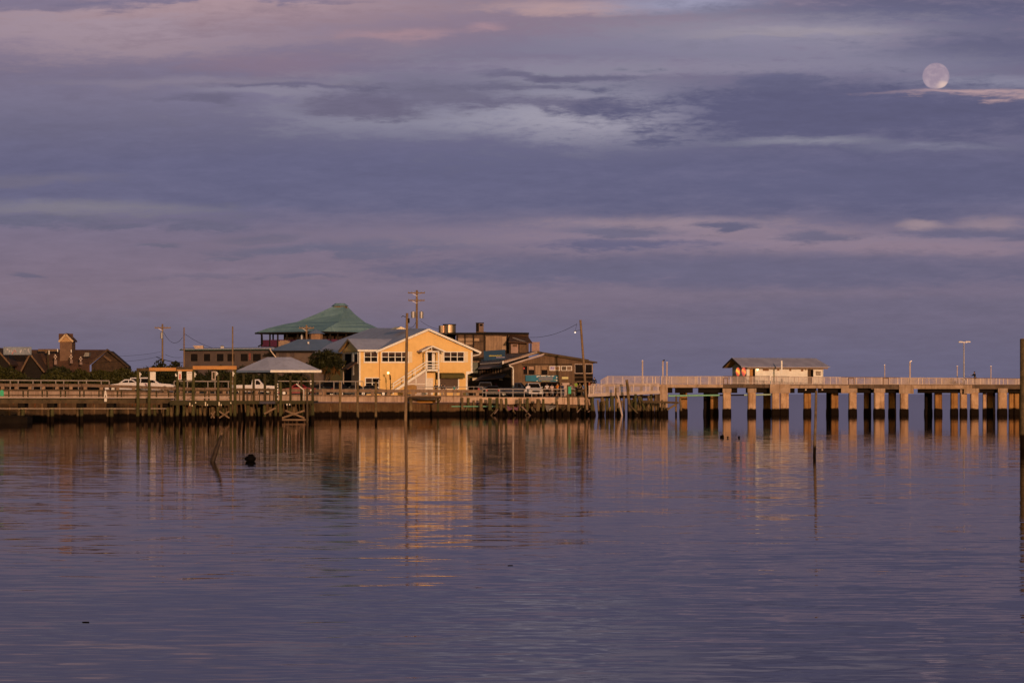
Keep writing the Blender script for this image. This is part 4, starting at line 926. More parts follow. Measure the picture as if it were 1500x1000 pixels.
def poles():
    cross_pole(238,474.5,560,420,2.6,'utility pole with crossarm and small transformer left of the long flat building',[(480,226.5,250)],[(237,487,496,4.2)])
    cross_pole(269.6,479.5,560,425,2.0,'bare dark utility pole at the left end of the long flat building')
    cross_pole(340.8,478,575,388,2.2,'pale bare pole standing behind the gantry right post',group='wooden utility poles')
    cross_pole(449,476,520,432,2.8,'short crossarm pole in front of the green roof',[(480.4,438,460)],[(442,491,498.5,4)])
    cross_pole(610.6,425,500,428,3.2,'tallest utility pole with two crossarms and two transformers behind yellow house',[(429,597.5,622.5),(440,598,622)],[(605.4,456.5,465.5,7),(617.4,456.5,466,6)])
    t = cross_pole(596.4,458.5,626,300,4.2,'tall bare pole rising from the water in front of yellow house',lean=-2.4)
    part(t, 'bracket', MB().tube([P(596,465,300),P(590,462.5,300),P(588,464.5,300)],.03), M_wire)
    part(t, 'insulator_rack', MB().pb(597.4,600,466,473,299.8,.2), M_trimdk)
    t = cross_pole(850.2,468.5,600,378.5,3.6,'leaning wooden pole with a small street light by the brown shop',lean=9.8)
    part(t, 'lamp_arm', MB().tube([P(851.3,483,378.4),P(846,484,378.3),P(842.6,485.5,378.2)],.025), M_wire)
    part(t, 'lamp_shade', MB().cyl(P(842.4,484.4,378.2),P(842.4,486,378.2),.08,.2,10), M_metalgr)
    part(t, 'lamp_globe', MB().ball(P(842.4,486.8,378.2),.09,.09,.09), M_lampw)
    def wire(a, b, sag, D0, D1, lab, r=.035):
        n = 12; pts = []
        for i in range(n+1):
            f = i/n; p = P(a[0],a[1],D0).lerp(P(b[0],b[1],D1), f); p.z -= sag*4*f*(1-f); pts.append(p)
        solo('cable', MB().tube(pts, r*.7, 5), M_wire, lab, 'cable', 'overhead cables')
    wire((240,487),(267.5,494),1.1,420,425,'sagging cable between the transformer pole and bare dark pole')
    wire((271,489),(310,509),.2,425,428,'cable from the bare dark pole down to the long flat roof')
    wire((150,521),(236,515),.25,410,420,'upper thin cable running left from the transformer pole',.022)
    wire((150,530.5),(238,521),.25,410,420,'lower thin cable running left from the transformer pole',.022)
    wire((229,522.5),(268,531),.2,420,425,'thick dark cable between the two left poles low down',.07)
    wire((242,519),(266,523),.2,420,425,'short thin cable above the thick dark one',.03)
    wire((599,479),(609,472),.3,300,428,'short cable from tall bare pole to the transformers',.04)
    wire((616,470),(643,482),.2,428,425,'cable from the transformer pole down to the steel tank',.03)
    wire((775,494),(845,474.5),.5,422,378.5,'long cable from the dark building up to the leaning pole',.035)
    wire((845,474.5),(842.5,484.5),.0,378.4,378.3,'short drop cable at the street light',.025)
poles()

# ------------------------------------------------------------------ buildings
def gable(t, D, px_l, px_a, px_r, yl, ya, yr, ybase, depth, m_wall, m_roof, m_trim, over=.5, th=.14, skew=0.0, drip=None):
    """front gable facing the camera: eaves and apex in measured columns/rows, swept back by depth (skew in metres sideways)"""
    a, b, c = P(px_l,yl,D), P(px_a,ya,D), P(px_r,yr,D)
    ins = .35
    e = Vector((skew, depth, 0))
    w0, w1 = P(px_l,yl,D)+Vector((ins,over,-.1)), P(px_r,yr,D)+Vector((-ins,over,-.1))
    zb = Z(ybase, D)
    wl = MB().prism([Vector((w0.x,w0.y,zb)),Vector((w1.x,w1.y,zb)),w1,Vector((b.x,w0.y,b.z-.2)),w0], e-Vector((0,over,0)))
    part(t, 'wall', wl, m_wall)
    up = Vector((0,0,th))
    for p, q in ((a,b),(b,c)):
        mb = MB().add([p,q,q+e,p+e,p+up,q+up,q+e+up,p+e+up],[(0,1,2,3),(7,6,5,4),(0,4,5,1),(1,5,6,2),(2,6,7,3),(3,7,4,0)])
        part(t, 'roof', mb, m_roof)
        part(t, 'bargeboard', MB().bar(p+Vector((0,-.035,-.02)),q+Vector((0,-.035,-.02)),.06,.22), m_trim)

def restaurant():
    D = 412.0
    t = thing('shingle_restaurant', 'dark brown shingled restaurant with steep gables and a small roof tower', 'restaurant', tuple(P(90,575,D)))
    def pp(pts, dd, dep): return MB().pp(pts, D+dd, dep)
    # long ridge roof and its gable end at right
    r0, r1 = P(-60,512,D+8), P(158,512,D+4)
    e0, e1 = P(-60,546,D), P(131.5,532.5,D+1.5)
    part(t, 'roof', MB().quad(e0, P(131.5,546,D), P(131.5,533,D+1.6), P(158,512,D+6), r0), M_shingle)
    part(t, 'bargeboard', MB().bar(P(131.5,533,D+1.5),P(157.5,512,D+5.8),.14,.26), M_brownwd)
    part(t, 'gable_wall', pp([(134,575),(134,534),(158,513.5),(184,536),(184,575)],7,6), M_darkwood)
    part(t, 'roof', MB().quad(P(158,512,D+5.8),P(188,537.5,D+6.6),P(188,537.5,D+16),P(158,512,D+16)), M_shingle)
    part(t, 'bargeboard', MB().bar(P(158,512.3,D+5.7),P(188,537.8,D+6.5),.14,.22), M_darkwood)
    part(t, 'gable_brace', MB().bar(P(152,521,D+6.5),P(163,529,D+6.6),.2,.3), M_brownwd)
    part(t, 'wall', MB().pb(-60,134,544,575,D+.6,7), M_darkwood)
    # front gables
    for k, (xl, xa, xr, yl, ya) in enumerate(((32,44,64,546,519.5),(-26,-6,15,536,511))):
        mb = MB().pp([(xl+2 if k == 0 else xl,575),(xl+2,546),(xa,ya+1.5),(xr-1,yl-2+ (4 if k==0 else 0)),(xr-1,575)], D-3, 8)
        part(t, 'gable_wall', mb, M_trimdk)
        for p, q in (((xl-2,yl),(xa,ya)),((xa,ya),(xr+1,yl))):
            a, b = P(p[0],p[1],D-3.5), P(q[0],q[1],D-3.5)
            part(t, 'roof', MB().prism([a,b,b+Vector((0,0,.2)),a+Vector((0,0,.2))],(0,8.5,0)), M_shingle)
            part(t, 'bargeboard', MB().bar(a+Vector((0,-.05,.1)),b+Vector((0,-.05,.1)),.08,.22), M_brownwd)
    # tower
    part(t, 'tower', MB().pb(87.5,105.5,500,548,D+3,3.2), mat('tower_boards',(.17,.10,.065),(.13,.075,.05),.8,1.5))
    a, b, c = (86,500.5), (96.4,489.8), (107,500.5)
    part(t, 'tower_gable', MB().pp([a,b,c],D+2.8,.18), mat('tower_gable_wood',(.42,.25,.12),(.34,.2,.09),.7,2))
    for p, q in ((a,b),(b,c)):
        part(t, 'bargeboard', MB().bar(P(p[0],p[1],D+2.6),P(q[0],q[1],D+2.6),.1,.26), mat('tower_trim',(.55,.38,.22),None,.7))
        part(t, 'tower_roof', MB().prism([P(p[0],p[1],D+2.62),P(q[0],q[1],D+2.62),P(q[0],q[1],D+2.62)+Vector((0,0,.2)),P(p[0],p[1],D+2.62)+Vector((0,0,.2))],(0,4,0)), M_shingle)
    part(t, 'tower_roof', MB().add([P(86,499.5,D+4.0),P(86,488.6,D+4.6),P(107,488.6,D+4.6),P(107,499.5,D+4.0),P(86,499.5,D+6),P(86,488.6,D+5),P(107,488.6,D+5),P(107,499.5,D+6)],[(0,1,2,3),(7,6,5,4),(0,4,5,1),(1,5,6,2),(2,6,7,3),(3,7,4,0)]), M_shingle)
    part(t, 'dormer', MB().pp([(122,522),(125,516),(131,516.5),(130.0,522)],D+1.4,1.5), mat('grey_dormer',(.24,.22,.20),None,.7))
    for x, y, y2 in ((81,519,534),(104,519,532),(118.2,522,534)):
        f = part(t, 'flood_light', MB().pb(x-.9,x+.9,y,y+7,D-1,.25).pb(x-2.2,x+2.2,y+2.6,y+4.2,D-1,.25), M_lattice)
        part(t, 'vent_pipe', MB().pb(x-1.5,x+2.4,y+8,y2,D-.8,.4), mat('vent_metal',(.24,.16,.14),None,.6))
    for x, y0, y1 in ((84.3,511,515),(104.3,512,516),(71.8,513,519)): part(t, 'roof_post', MB().pb(x-.7,x+.7,y0,y1,D+2,.15), M_signwh)
    part(t, 'roof_walkway', MB().pb(56,85,511,514.5,D+3,1).pb(66,71,511,517,D+2.8,.3), M_brownwd)
    part(t, 'downpipe', MB().bar(P(70,514,D+.5),P(71,540,D-1),.15), M_woodgr)
    # roof-top sign
    SD = D-4.5
    s = thing('rooftop_sign', 'weathered grey-blue sign board with pale lettering on the restaurant roof', 'sign', tuple(P(25.5,520,SD)))
    part(s, 'board', MB().pb(5,46,508,519.5,SD,.15), M_signgr)
    for x in (12,38): part(s, 'strut', MB().bar(P(x,519,SD+.2),P(x,528,SD+1.2),.12), M_darkwood)
    lt = MB()
    for a, b in (((8,517),(10,510.5)),((10,510.5),(12,513)),((13,516.5),(15.5,511)),((15.5,511),(18,516.5)),((19,510),(19.6,517)),((20,517.5),(22.2,510)),((22.2,510),(24,517.5)),((27.5,510),(29.5,517)),((29.5,517),(31.5,511.5)),((31.5,511.5),(33,517)),((35,511),(34.5,517)),((35,511),(38,512)),((39,517),(41,510.5)),((41,510.5),(43,516.5))):
        lt.bar(P(a[0],a[1],SD-.02),P(b[0],b[1],SD-.02),.04,.13)
    part(s, 'lettering', lt, mat('faded_letters',(.48,.46,.50),(.30,.30,.35),.7,4))
    part(s, 'red_letter', MB().bar(P(17.5,518.5,SD-.03),P(21.5,512.5,SD-.03),.04,.14).bar(P(21.5,512.5,SD-.03),P(23.6,516,SD-.03),.04,.14), mat('faded_red',(.42,.16,.17),None,.7))
restaurant()

def motel():
    D = 430.0
    t = thing('flat_roofed_building', 'long low grey-brown building with flat roof and dark square windows', 'building', tuple(P(335,575,D)))
    part(t, 'wall', MB().pb(268.5,402,511.5,575,D,9), mat('taupe_wall',(.088,.064,.060),(.068,.05,.048),.8,1))
    part(t, 'roof', MB().add([P(263,512.2,D-1),P(404,511,D-1),P(404,511,D+10),P(263,512.2,D+10),P(263,511.2,D-1),P(404,509.8,D-1),P(400,508,D+10),P(270,509.4,D+10)],[(0,3,2,1),(4,5,6,7),(0,1,5,4),(1,2,6,5),(2,3,7,6),(3,0,4,7)]), M_roofg)
    part(t, 'fascia', MB().bar(P(263,512.4,D-1.05),P(404,511.3,D-1.05),.08,.16), mat('teal_trim',(.03,.07,.065),None,.7))
    for a, b in ((279.5,289.5),(298.5,308),(317.5,327.5),(333,343.5),(352.5,363),(370.5,382)):
        wn = part(t, 'window', MB().pb(a-.8,b+.8,517.4,529.6,D-.06,.055), mat('taupe_frame',(.12,.085,.07),None,.7))
        part(wn, 'pane', MB().pb(a,b,518,529,D-.09,.025), M_glass)
    part(t, 'red_door', MB().pb(364.3,367.5,517,527,D-.08,.07), mat('maroon_panel',(.20,.06,.05),None,.7))
    for x, y in ((283,508.9),(322.5,509)): pass
    solo('roof_unit', MB().prism([P(282.5,506,D+2),P(297,506,D+2),P(297.5,510.5,D+2),P(286,510.5,D+2)],(0,1.6,0)), mat('tan_unit',(.52,.36,.26),None,.6), 'tan slanted hatch on the flat roof beside the dark pole', 'roof hatch')
    solo('roof_vent', MB().pb(323,328,507.4,509.8,D+2,.6).ball(P(325.5,507.4,D+2.3),.28,.28,.18), M_metalgr, 'small grey vent dome on the long flat roof', 'roof vent')
    # low blue hip roof next to it
    D = 424.0
    t = thing('blue_roofed_building', 'building with low blue-grey hip roof below the green roof', 'building', tuple(P(445,575,D)))
    f0, f1 = P(393,513.4,D), P(500,513.4,D); b0, b1 = P(420,513.4,D+12), P(520,513.4,D+12); r0, r1 = P(437,496.8,D+6), P(478,496.8,D+6)
    part(t, 'roof', MB().quad(f0,f1,r1,r0).quad(f1,b1,r1).quad(b1,b0,r0,r1).quad(b0,f0,r0), M_roofb)
    part(t, 'fascia', MB().bar(f0+Vector((0,-.04,-.1)),f1+Vector((0,-.04,-.1)),.08,.22), M_trimdk)
    part(t, 'wall', MB().pb(404,498,513,575,D+.9,9), mat('dark_taupe_wall',(.13,.095,.08),(.10,.07,.06),.8,1))
    for a, b in ((408.5,420),(425,431)): part(t, 'panel', MB().pb(a,b,515.5,524,D+.84,.055), mat('taupe_wall',(.23,.165,.145)))
    part(t, 'downpipe', MB().tube([P(395.5,510,D-.2),P(396.5,513.5,D-.2),P(404,523,D-.2)],.08), M_pipewh)
    solo('roof_vent', MB().cyl(P(451.6,503.5,D+3.2),P(451.6,500.6,D+3.2),.14,.14), M_signwh, 'tiny white vent pipe on the blue hip roof', 'roof vent')
    # low octagonal cupola
    D = 434.0; c = P(463,505,D+1.6)
    t = thing('cupola', 'small octagonal cupola with tan wall and blue-grey cap', 'cupola', tuple(c))
    z0, z1, z2 = Z(498.5,D), Z(488.5,D), Z(482,D); r = 9.5/F*D
    part(t, 'wall', MB().cyl((c.x,c.y,z0),(c.x,c.y,z1),r,r,8), mat('tan_cupola',(.32,.19,.115),(.26,.15,.09),.8,1.4))
    part(t, 'roof', MB().cyl((c.x,c.y,z1),(c.x,c.y,z2),r*1.45,.1,8), M_roofb)
motel()

def green_roof():
    D = 452.0
    t = thing('pavilion_building', 'tall pavilion building with large flared green metal roof', 'building', tuple(P(497,575,D)))
    cx = X(497,D); r0 = 12.7; ang = math.atan2(-12.5, -2.0)      # the near corner points a little left of the camera
    z_e, z_m, z_t = Z(487.2,D), Z(471.5,D), Z(449.5,D)
    def ring(r, z): return [Vector((cx+r*math.cos(ang+k*math.pi/2), D+r*math.sin(ang+k*math.pi/2), z)) for k in range(4)]
    prof = [(95,469,487.2,.10),(82,474,481,.16),(64,480,475,.24),(52,485,472,.30),(30,492,460,.42),(13,498,449.5,.5)]
    rings = []
    for rp_, xc, row, dt in prof:
        rr_ = rp_/F*D; a_ = -math.pi/2+dt
        rings.append([Vector((X(xc,D)+rr_*math.cos(a_+k*math.pi/2), D+rr_*math.sin(a_+k*math.pi/2), Z(row,D))) for k in range(4)])
    r0 = 95/F*D; cx = X(469,D); ang = -math.pi/2+.10
    mb = MB()
    for a, b in zip(rings[:-1], rings[1:]):
        for k in range(4): mb.quad(a[k],a[(k+1)%4],b[(k+1)%4],b[k])
    part(t, 'roof', mb, M_roofgr)
    ev = MB()
    for k in range(4): ev.bar(rings[0][k]+Vector((0,0,-.12)), rings[0][(k+1)%4]+Vector((0,0,-.12)), .12, .24)
    part(t, 'eave_trim', ev, M_trimdk)
    sm = MB()
    for k in range(4):
        for a, b in zip(rings[:-1], rings[1:]):
            pass
    part(t, 'lantern', MB().cyl((X(498,D),D,z_t-.2),(X(498,D),D,z_t+.25),1.1,1.1,8), mat('lantern_wood',(.20,.13,.06),None,.7))
    part(t, 'lantern_roof', MB().cyl((X(498,D),D,z_t+.12),(X(498,D),D,z_t+.55),1.35,.7,8), M_roofgr)
    sf = MB()
    rr = ring(r0-.3, z_e-.22); sf.quad(*rr); part(t, 'soffit', sf, M_darkwood)
    # open gallery: posts, purple balustrade, dark core
    def rbox(r, z0, z1):
        a = ring(r, z0); b = ring(r, z1)
        return MB().add(a+b,[(3,2,1,0),(4,5,6,7),(0,1,5,4),(1,2,6,5),(2,3,7,6),(3,0,4,7)])
    zg = Z(508,D)
    part(t, 'core', rbox(r0*.56, zg, z_e-.24), M_darkwood)
    part(t, 'lower_floor', rbox(r0*.90, Z(576,D), zg), mat('dark_gallery_wall',(.07,.045,.04),(.05,.03,.028),.8,1))
    rp = ring(r0*.90, zg+.02); rq = ring(r0*.90, Z(497.3,D))
    bl = MB()
    for k in range(4):
        bl.bar(rp[k]+Vector((0,0,.5)), rp[(k+1)%4]+Vector((0,0,.5)), .12, 1.0)
    part(t, 'balustrade', bl, M_purple)
    for k in range(4):
        for f in (0,.14,.27,.42,.6,.8):
            p = rp[k].lerp(rp[(k+1)%4], f)
            part(t, 'post', MB().box(p.x-.12,p.x+.12,p.y-.12,p.y+.12,zg,z_e-.25), M_trimdk)
    part(t, 'gutter_pipe', MB().tube([P(379,488,D-2),P(384,490,D-2),P(384.6,504,D-2),P(378,507.5,D-2)],.1), M_trimdk)
    solo('air_handler', MB().pb(408,424.5,499.5,507.5,438,1.4).pb(410,422,498.4,499.4,438.2,1), mat('tan_box',(.30,.20,.14),None,.7), 'tan boxy unit in front of the purple gallery', 'air conditioner')
green_roof()

# ---- yellow house, turned so its front faces right of the camera
HT = R(18); HU = Vector((math.cos(HT), math.sin(HT), 0)); HV = Vector((-math.sin(HT), math.cos(HT), 0))
HO = Vector((X(556,400), 400.0, 0))
def hu(px, v=0.0):
    o = HO+HV*v; k = (px-CX)/F
    return (k*o.y-o.x)/(HU.x-k*HU.y)
def hq(u, v, z): return HO+HU*u+HV*v+Vector((0,0,z))
def hz(py, px=626, v=0.0):
    return Z(py, hq(hu(px,v),v,0).y)
def hb(u0,u1,v0,v1,z0,z1,mb=None):
    pts = [hq(u,v,z) for z in (z0,z1) for u,v in ((u0,v0),(u1,v0),(u1,v1),(u0,v1))]
    return (mb or MB()).add(pts,[(0,3,2,1),(4,5,6,7),(0,1,5,4),(1,2,6,5),(2,3,7,6),(3,0,4,7)])
def hpb(p0,p1,y0,y1,v0,v1,mb=None):                       # box given by measured rectangle on the front, between depths v0..v1
    pc = (p0+p1)/2
    return hb(hu(p0,v0),hu(p1,v0),v0,v1,hz(y1,pc,v0),hz(y0,pc,v0),mb)
def yellow_house():
    t = thing('yellow_house', 'two-storey yellow house with white trim, grey roof and outside stair', 'house', tuple(HO+Vector((0,0,g(600)))))
    zg = 2.3
    uL, uR2, uR1 = hu(556.5), hu(692), hu(684.5)
    zE, zA = hz(514.5), hz(483.0)
    zj = hz(545.5,690)
    uA = hu(626)
    sl = (zA-zE)/(uA-hu(553))
    LM = 28.0
    # main gable front: upper storey overhangs the ground floor at the right
    up = MB().prism([hq(uL,0,zj),hq(uR2,0,zj),hq(uR2,0,zA-sl*(uR2-uA)-.1),hq(uA,0,zA-.12),hq(uL,0,zA-sl*(uA-uL)-.1)], HV*LM)
    part(t, 'upper_wall', up, M_yellow)
    part(t, 'lower_wall', hb(uL,uR1,.003,LM,zg,zj-.002), M_yellow)
    part(t, 'corner_board', hpb(689.8,692.3,515.5,545.5,-.03,.1), M_white)
    part(t, 'corner_board', hpb(682.5,685,546,580,-.03,.1), M_white)
    part(t, 'overhang_trim', hpb(683,693,543.8,546,-.06,.05), M_white)
    part(t, 'corner_bracket', MB().prism([hq(hu(684),-.04,hz(549,690)),hq(hu(692.2),-.04,hz(545.5,690)),hq(hu(684),-.04,hz(545.5,690))], HV*.1), M_white)
    # roof slabs of the front block
    ov = .55; tk = Vector((0,0,.16))
    def slab(u0,z0,u1,z1,v0,v1,m,name='roof'):
        a,b,c,d = hq(u0,v0,z0),hq(u1,v0,z1),hq(u1,v1,z1),hq(u0,v1,z0)
        part(t, name, MB().add([a,b,c,d,a+tk,b+tk,c+tk,d+tk],[(0,3,2,1),(4,5,6,7),(0,1,5,4),(1,2,6,5),(2,3,7,6),(3,0,4,7)]), m)
    uE0, uE1 = hu(549), hu(703)
    zE0, zE1 = zA-sl*(uA-uE0), zA-sl*(uE1-uA)
    zb2 = zA+.7
    def plane(pts):
        return MB().add(pts+[p+tk for p in pts], [tuple(reversed(range(len(pts))))]+[tuple(range(len(pts),2*len(pts)))]+[(i,(i+1)%len(pts),len(pts)+(i+1)%len(pts),len(pts)+i) for i in range(len(pts))])
    part(t, 'roof', plane([hq(uE0,-ov,zE0),hq(uA,-ov,zA),hq(uA,10,zA+.25),hq(uE0-.2,10,zE0)]), M_roofg)
    part(t, 'roof', plane([hq(uE0-.2,10,zE0),hq(uA,10,zA+.25),hq(uA,LM+.2,zb2),hq(uE0-2.0,LM+1.6,zE0+.25)]), M_roofg)
    part(t, 'roof', plane([hq(uE1,-ov,zE1),hq(uE1,LM,zE1),hq(uA,LM+.2,zb2),hq(uA,-ov,zA)]), M_roofg)
    part(t, 'gutter_end', MB().tube([hq(uE0-1.6,LM+1.2,zE0+.1),hq(uE0-1.2,LM+1.0,zE0-.45),hq(uE0-.5,LM+.8,zE0-.6)],.09), M_white)
    for u0,z0 in ((uE0,zE0),(uE1,zE1)):
        part(t, 'bargeboard', MB().bar(hq(u0,-ov-.04,z0+.03),hq(uA,-ov-.04,zA+.03),.07,.27), M_white)
    part(t, 'gutter_return', MB().tube([hq(uE1,-ov,zE1),hq(uE1-.3,-.3,zE1-.25),hq(uR2+.1,-.05,hz(521,692))],.08), M_white)
    part(t, 'roof_vent', MB().prism([hq(hu(580,6),6,hz(482,590,6)),hq(hu(596,6),6,hz(482,590,6)),hq(hu(587.5,6),6,hz(478.2,590,6))], HV*3), M_cream)
    # cross gable wing at the left, ridge running along the front
    w0 = hu(526.5,.35); wE = hu(552.5,.35); vB = 9.2
    zWe = hz(514,540,.35); zWa = hz(497.8,512,4.7); vR = .35+(vB-.35)/2
    part(t, 'wing_wall', MB().prism([hq(w0,.35,zg),hq(w0,vB,zg),hq(w0,vB,zWe),hq(w0,vR,zWa-.2),hq(w0,.35,zWe)], HU*(uL-w0+2.5)), M_yellow)
    part(t, 'side_wall', MB().prism([hq(w0-.02,.45,zg),hq(w0-.02,vB-.1,zg),hq(w0-.02,vB-.1,zWe-.1),hq(w0-.02,.45,zWe-.1)], HU*.018), M_yellowshade)  # thin sheet over the wing wall, its shade coloured in
    ovl = .4
    def wslab(va,za,vb,zb_):
        ue = uL-.35 if va < 2 else uL+3
        a,b,c,d = hq(w0-ovl,va,za),hq(ue,va,za),hq(uL+4.2,vb,zb_),hq(w0-ovl,vb,zb_)
        part(t, 'roof', MB().add([a,b,c,d,a+tk,b+tk,c+tk,d+tk],[(0,3,2,1),(4,5,6,7),(0,1,5,4),(1,2,6,5),(2,3,7,6),(3,0,4,7)]), M_roofg)
        part(t, 'bargeboard', MB().bar(hq(w0-ovl-.04,va,za+.05),hq(w0-ovl-.04,vb,zb_+.05),.07,.22), M_yellowshade)
        part(t, 'soffit', MB().quad(hq(w0-ovl+.05,va,za-.02),hq(w0-.03,va,za-.02),hq(w0-.03,vb,zb_-.02),hq(w0-ovl+.05,vb,zb_-.02)), M_yellow)
    wslab(-.25,zWe,vR,zWa); wslab(vB+.6,zWe,vR,zWa)
    part(t, 'fascia', MB().bar(hq(w0-ovl,-.29,zWe+.06),hq(uL-.35,-.29,zWe+.06),.07,.24), M_white)
    part(t, 'gable_panel', MB().prism([hq(w0-.12,.9,zWe+.05),hq(w0-.12,vB-.5,zWe+.05),hq(w0-.12,vR,zWa-.4)], HU*.09), M_yellow)
    part(t, 'corner_board', hb(w0-.05,w0+.14,.30,.42,zg,zWe-.05), M_white)
    for (va,vb,za,zb_) in ((4.4,7.6,zWe-3.4,zWe-.3),(3.1,3.9,zWe-3.2,zWe-.2)):
        part(t, 'alcove', hb(w0-.06,w0-.025,va,vb,za,zb_), M_black if va > 4 else M_white)
    sw = part(t, 'window', hb(w0-.08,w0-.025,.9,2.6,zWe-1.7,zWe-.2), M_white)
    part(sw, 'pane', hb(w0-.1,w0-.081,1.05,2.45,zWe-1.55,zWe-.35), M_glass)
    part(t, 'porch_roof', MB().prism([hq(w0-1.5,1.0,hz(540,515,3)),hq(w0-.03,1.0,hz(529.5,515,3)),hq(w0-.03,1.0,hz(531,515,3)),hq(w0-1.5,1.0,hz(541.6,515,3))], HV*3.4), M_shingle)
    part(t, 'porch_post', hb(w0-1.3,w0-1.15,4.0,4.15,zg,hz(540.5,515,3)), M_yellowshade)
    part(t, 'porch_gable', MB().prism([hq(w0-1.5,4.5,hz(541,515,3)),hq(w0-1.0,4.5,hz(535,515,3)),hq(w0-.5,4.5,hz(541,515,3))], HV*.1), M_yellow)
    part(t, 'porch_opening', hb(w0-.05,w0-.024,4.4,8.5,zg,hz(541,515,3)), M_black)
    # windows on the front
    def window(p0,p1,y0,y1,v,cols,rows,blind=None):
        f = part(t, 'window', hpb(p0,p1,y0,y1,v-.07,v-.004), M_white)
        n = MB(); gl = MB(); sx = (p1-p0-1.6)/cols; sy = (y1-y0-1.8)/rows
        for i in range(cols):
            for j in range(rows):
                a = p0+.8+sx*i+.55; c = y0+.9+sy*j+.4
                gl = hpb(a,a+sx-1.1,c,c+sy-.8,v-.09,v-.071,gl)
        part(f, 'pane', gl, M_glass)
        for i in range(cols):
            a = p0+.8+sx*i+.55
            part(f, 'blind', hpb(a+.15,a+sx-1.25,y0+1.4,y0+.9+sy*(.5+.45*((i*37+int(p0))%7)/6.0),v-.097,v-.0905), M_blind)
        part(f, 'sill', hpb(p0-.6,p1+.6,y1,y1+.8,v-.14,v-.003), M_white)
    window(533,553.8,514.6,530.6,.35,2,2); window(534.6,556,552.6,568,.35,2,2)
    window(558.6,599,514.8,530.6,0,4,2); window(649.6,680.5,514.6,530,0,3,2)
    for a, b, y0, y1 in ((599.4,604,514.8,531),(645,649.2,515,530.6),(680.9,685.6,514.6,530.6)): part(t, 'shutter', hpb(a,b,y0,y1,-.07,-.003), M_cream)
    part(t, 'seam_board', hpb(556.3,557.6,516,578,.0-.02,.3), M_yellow)
    # balcony with small gable roof, stair and door
    bd = -2.2
    dr = part(t, 'door', hpb(625.6,637,514.6,541,-.06,-.004), M_white)
    part(dr, 'pane', hpb(626.8,632.8,516,540,-.08,-.061), M_glass)
    part(t, 'balcony_deck', hpb(623.5,643.5,540.6,543.4,bd,-.005), M_white)
    for x in (624.3,642.7): part(t, 'balcony_post', hpb(x-.9,x+.9,514.5,578 if x > 630 else 578,bd,bd+.16), M_white)
    rl = MB()
    for y in (529.5,534,537.8): rl = hpb(624.5,642.5,y-.7,y+.7,bd-.05,bd-.003,rl)
    part(t, 'balcony_rail', rl, M_white)
    za, zb_ = hz(507.4,632,bd), hz(515.2,632,bd)
    uc, u0, u1 = hu(632.5,bd), hu(612.5,bd)+.4, hu(651,bd)
    for uu, m in ((u0,M_roofg),(u1,M_roofg)):
        a,b,c,d = hq(uu,bd-.4,zb_),hq(uc,bd-.4,za),hq(uc,-.005,za),hq(uu,-.005,zb_); k = Vector((0,0,.1))
        part(t, 'balcony_roof', MB().add([a,b,c,d,a+k,b+k,c+k,d+k],[(0,3,2,1),(4,5,6,7),(0,1,5,4),(1,2,6,5),(2,3,7,6),(3,0,4,7)]), m)
        part(t, 'balcony_bargeboard', MB().bar(hq(uu,bd-.43,zb_+.03),hq(uc,bd-.43,za+.03),.05,.18), M_white)
    part(t, 'balcony_truss', MB().bar(hq(hu(624,bd),bd,hz(514.6,632,bd)),hq(hu(643,bd),bd,hz(514.6,632,bd)),.1,.14).bar(hq(uc,bd,zb_),hq(uc,bd,za-.05),.1), M_white)
    # stair down to the left
    s0, s1 = (624,541.5), (576,573.5)
    def sp(px,py,v): return hq(hu(px,v),v,hz(py,px,v))
    st = MB()
    for v in (bd+.05, bd+1.15):
        st.bar(sp(s0[0],s0[1],v),sp(s1[0],s1[1],v),.07,.32)
    part(t, 'stair_stringer', st, M_white)
    for dy in (-12,-7.6): 
        st = MB()
        st.bar(sp(s0[0],s0[1]+dy,bd),sp(s1[0],s1[1]+dy,bd),.07,.13)
        part(t, 'stair_rail', st, M_white)
    for f in (.33,.66,1.0):
        x = s0[0]+(s1[0]-s0[0])*f; y = s0[1]+(s1[1]-s0[1])*f
        part(t, 'stair_post', MB().bar(sp(x,y-12.5,bd),sp(x,y+(3 if f < 1 else 4),bd),.1), M_white)
    for i in range(15):
        f = (i+.5)/15; x = s0[0]+(s1[0]-s0[0])*f; y = s0[1]+(s1[1]-s0[1])*f
        a = sp(x,y,bd+.09)
        part(t, 'stair_tread', MB().add([a+HU*du+HV*dv+Vector((0,0,dz)) for dz in (-.03,.03) for du,dv in ((-.17,0),(.17,0),(.17,1.0),(-.17,1.0))],[(0,3,2,1),(4,5,6,7),(0,1,5,4),(1,2,6,5),(2,3,7,6),(3,0,4,7)]), M_trimdk)
    # lattice under the stair, door and shop window below
    part(t, 'lattice_panel', MB().prism([hq(hu(596,bd+.2),bd+.2,zg),hq(hu(623,bd+.2),bd+.2,zg),hq(hu(623,bd+.2),bd+.2,hz(545,620,bd)),hq(hu(596,bd+.2),bd+.2,hz(563,600,bd))], HV*.06), M_lattice)
    lf = MB()
    for x in (609.5,): lf = hpb(x-.5,x+.5,554,578,bd+.14,bd+.197,lf)
    lf = hpb(596,623,561.8,562.8,bd+.14,bd+.197,lf)
    part(t, 'lattice_frame', lf, M_white)
    part(t, 'lower_door', hpb(623.4,634.4,553.6,578,-.08,-.004), M_signwh)
    part(t, 'lower_recess', hpb(638.6,641,545.5,556,-.05,-.004), M_black)
    sw = part(t, 'shop_window', hpb(643.6,672.6,554,570,-.06,-.004), M_white)
    part(sw, 'pane', hpb(644.6,671,554.4,569,-.1,-.061), mat('brown_blind',(.085,.05,.035),(.07,.042,.03),.5,2))
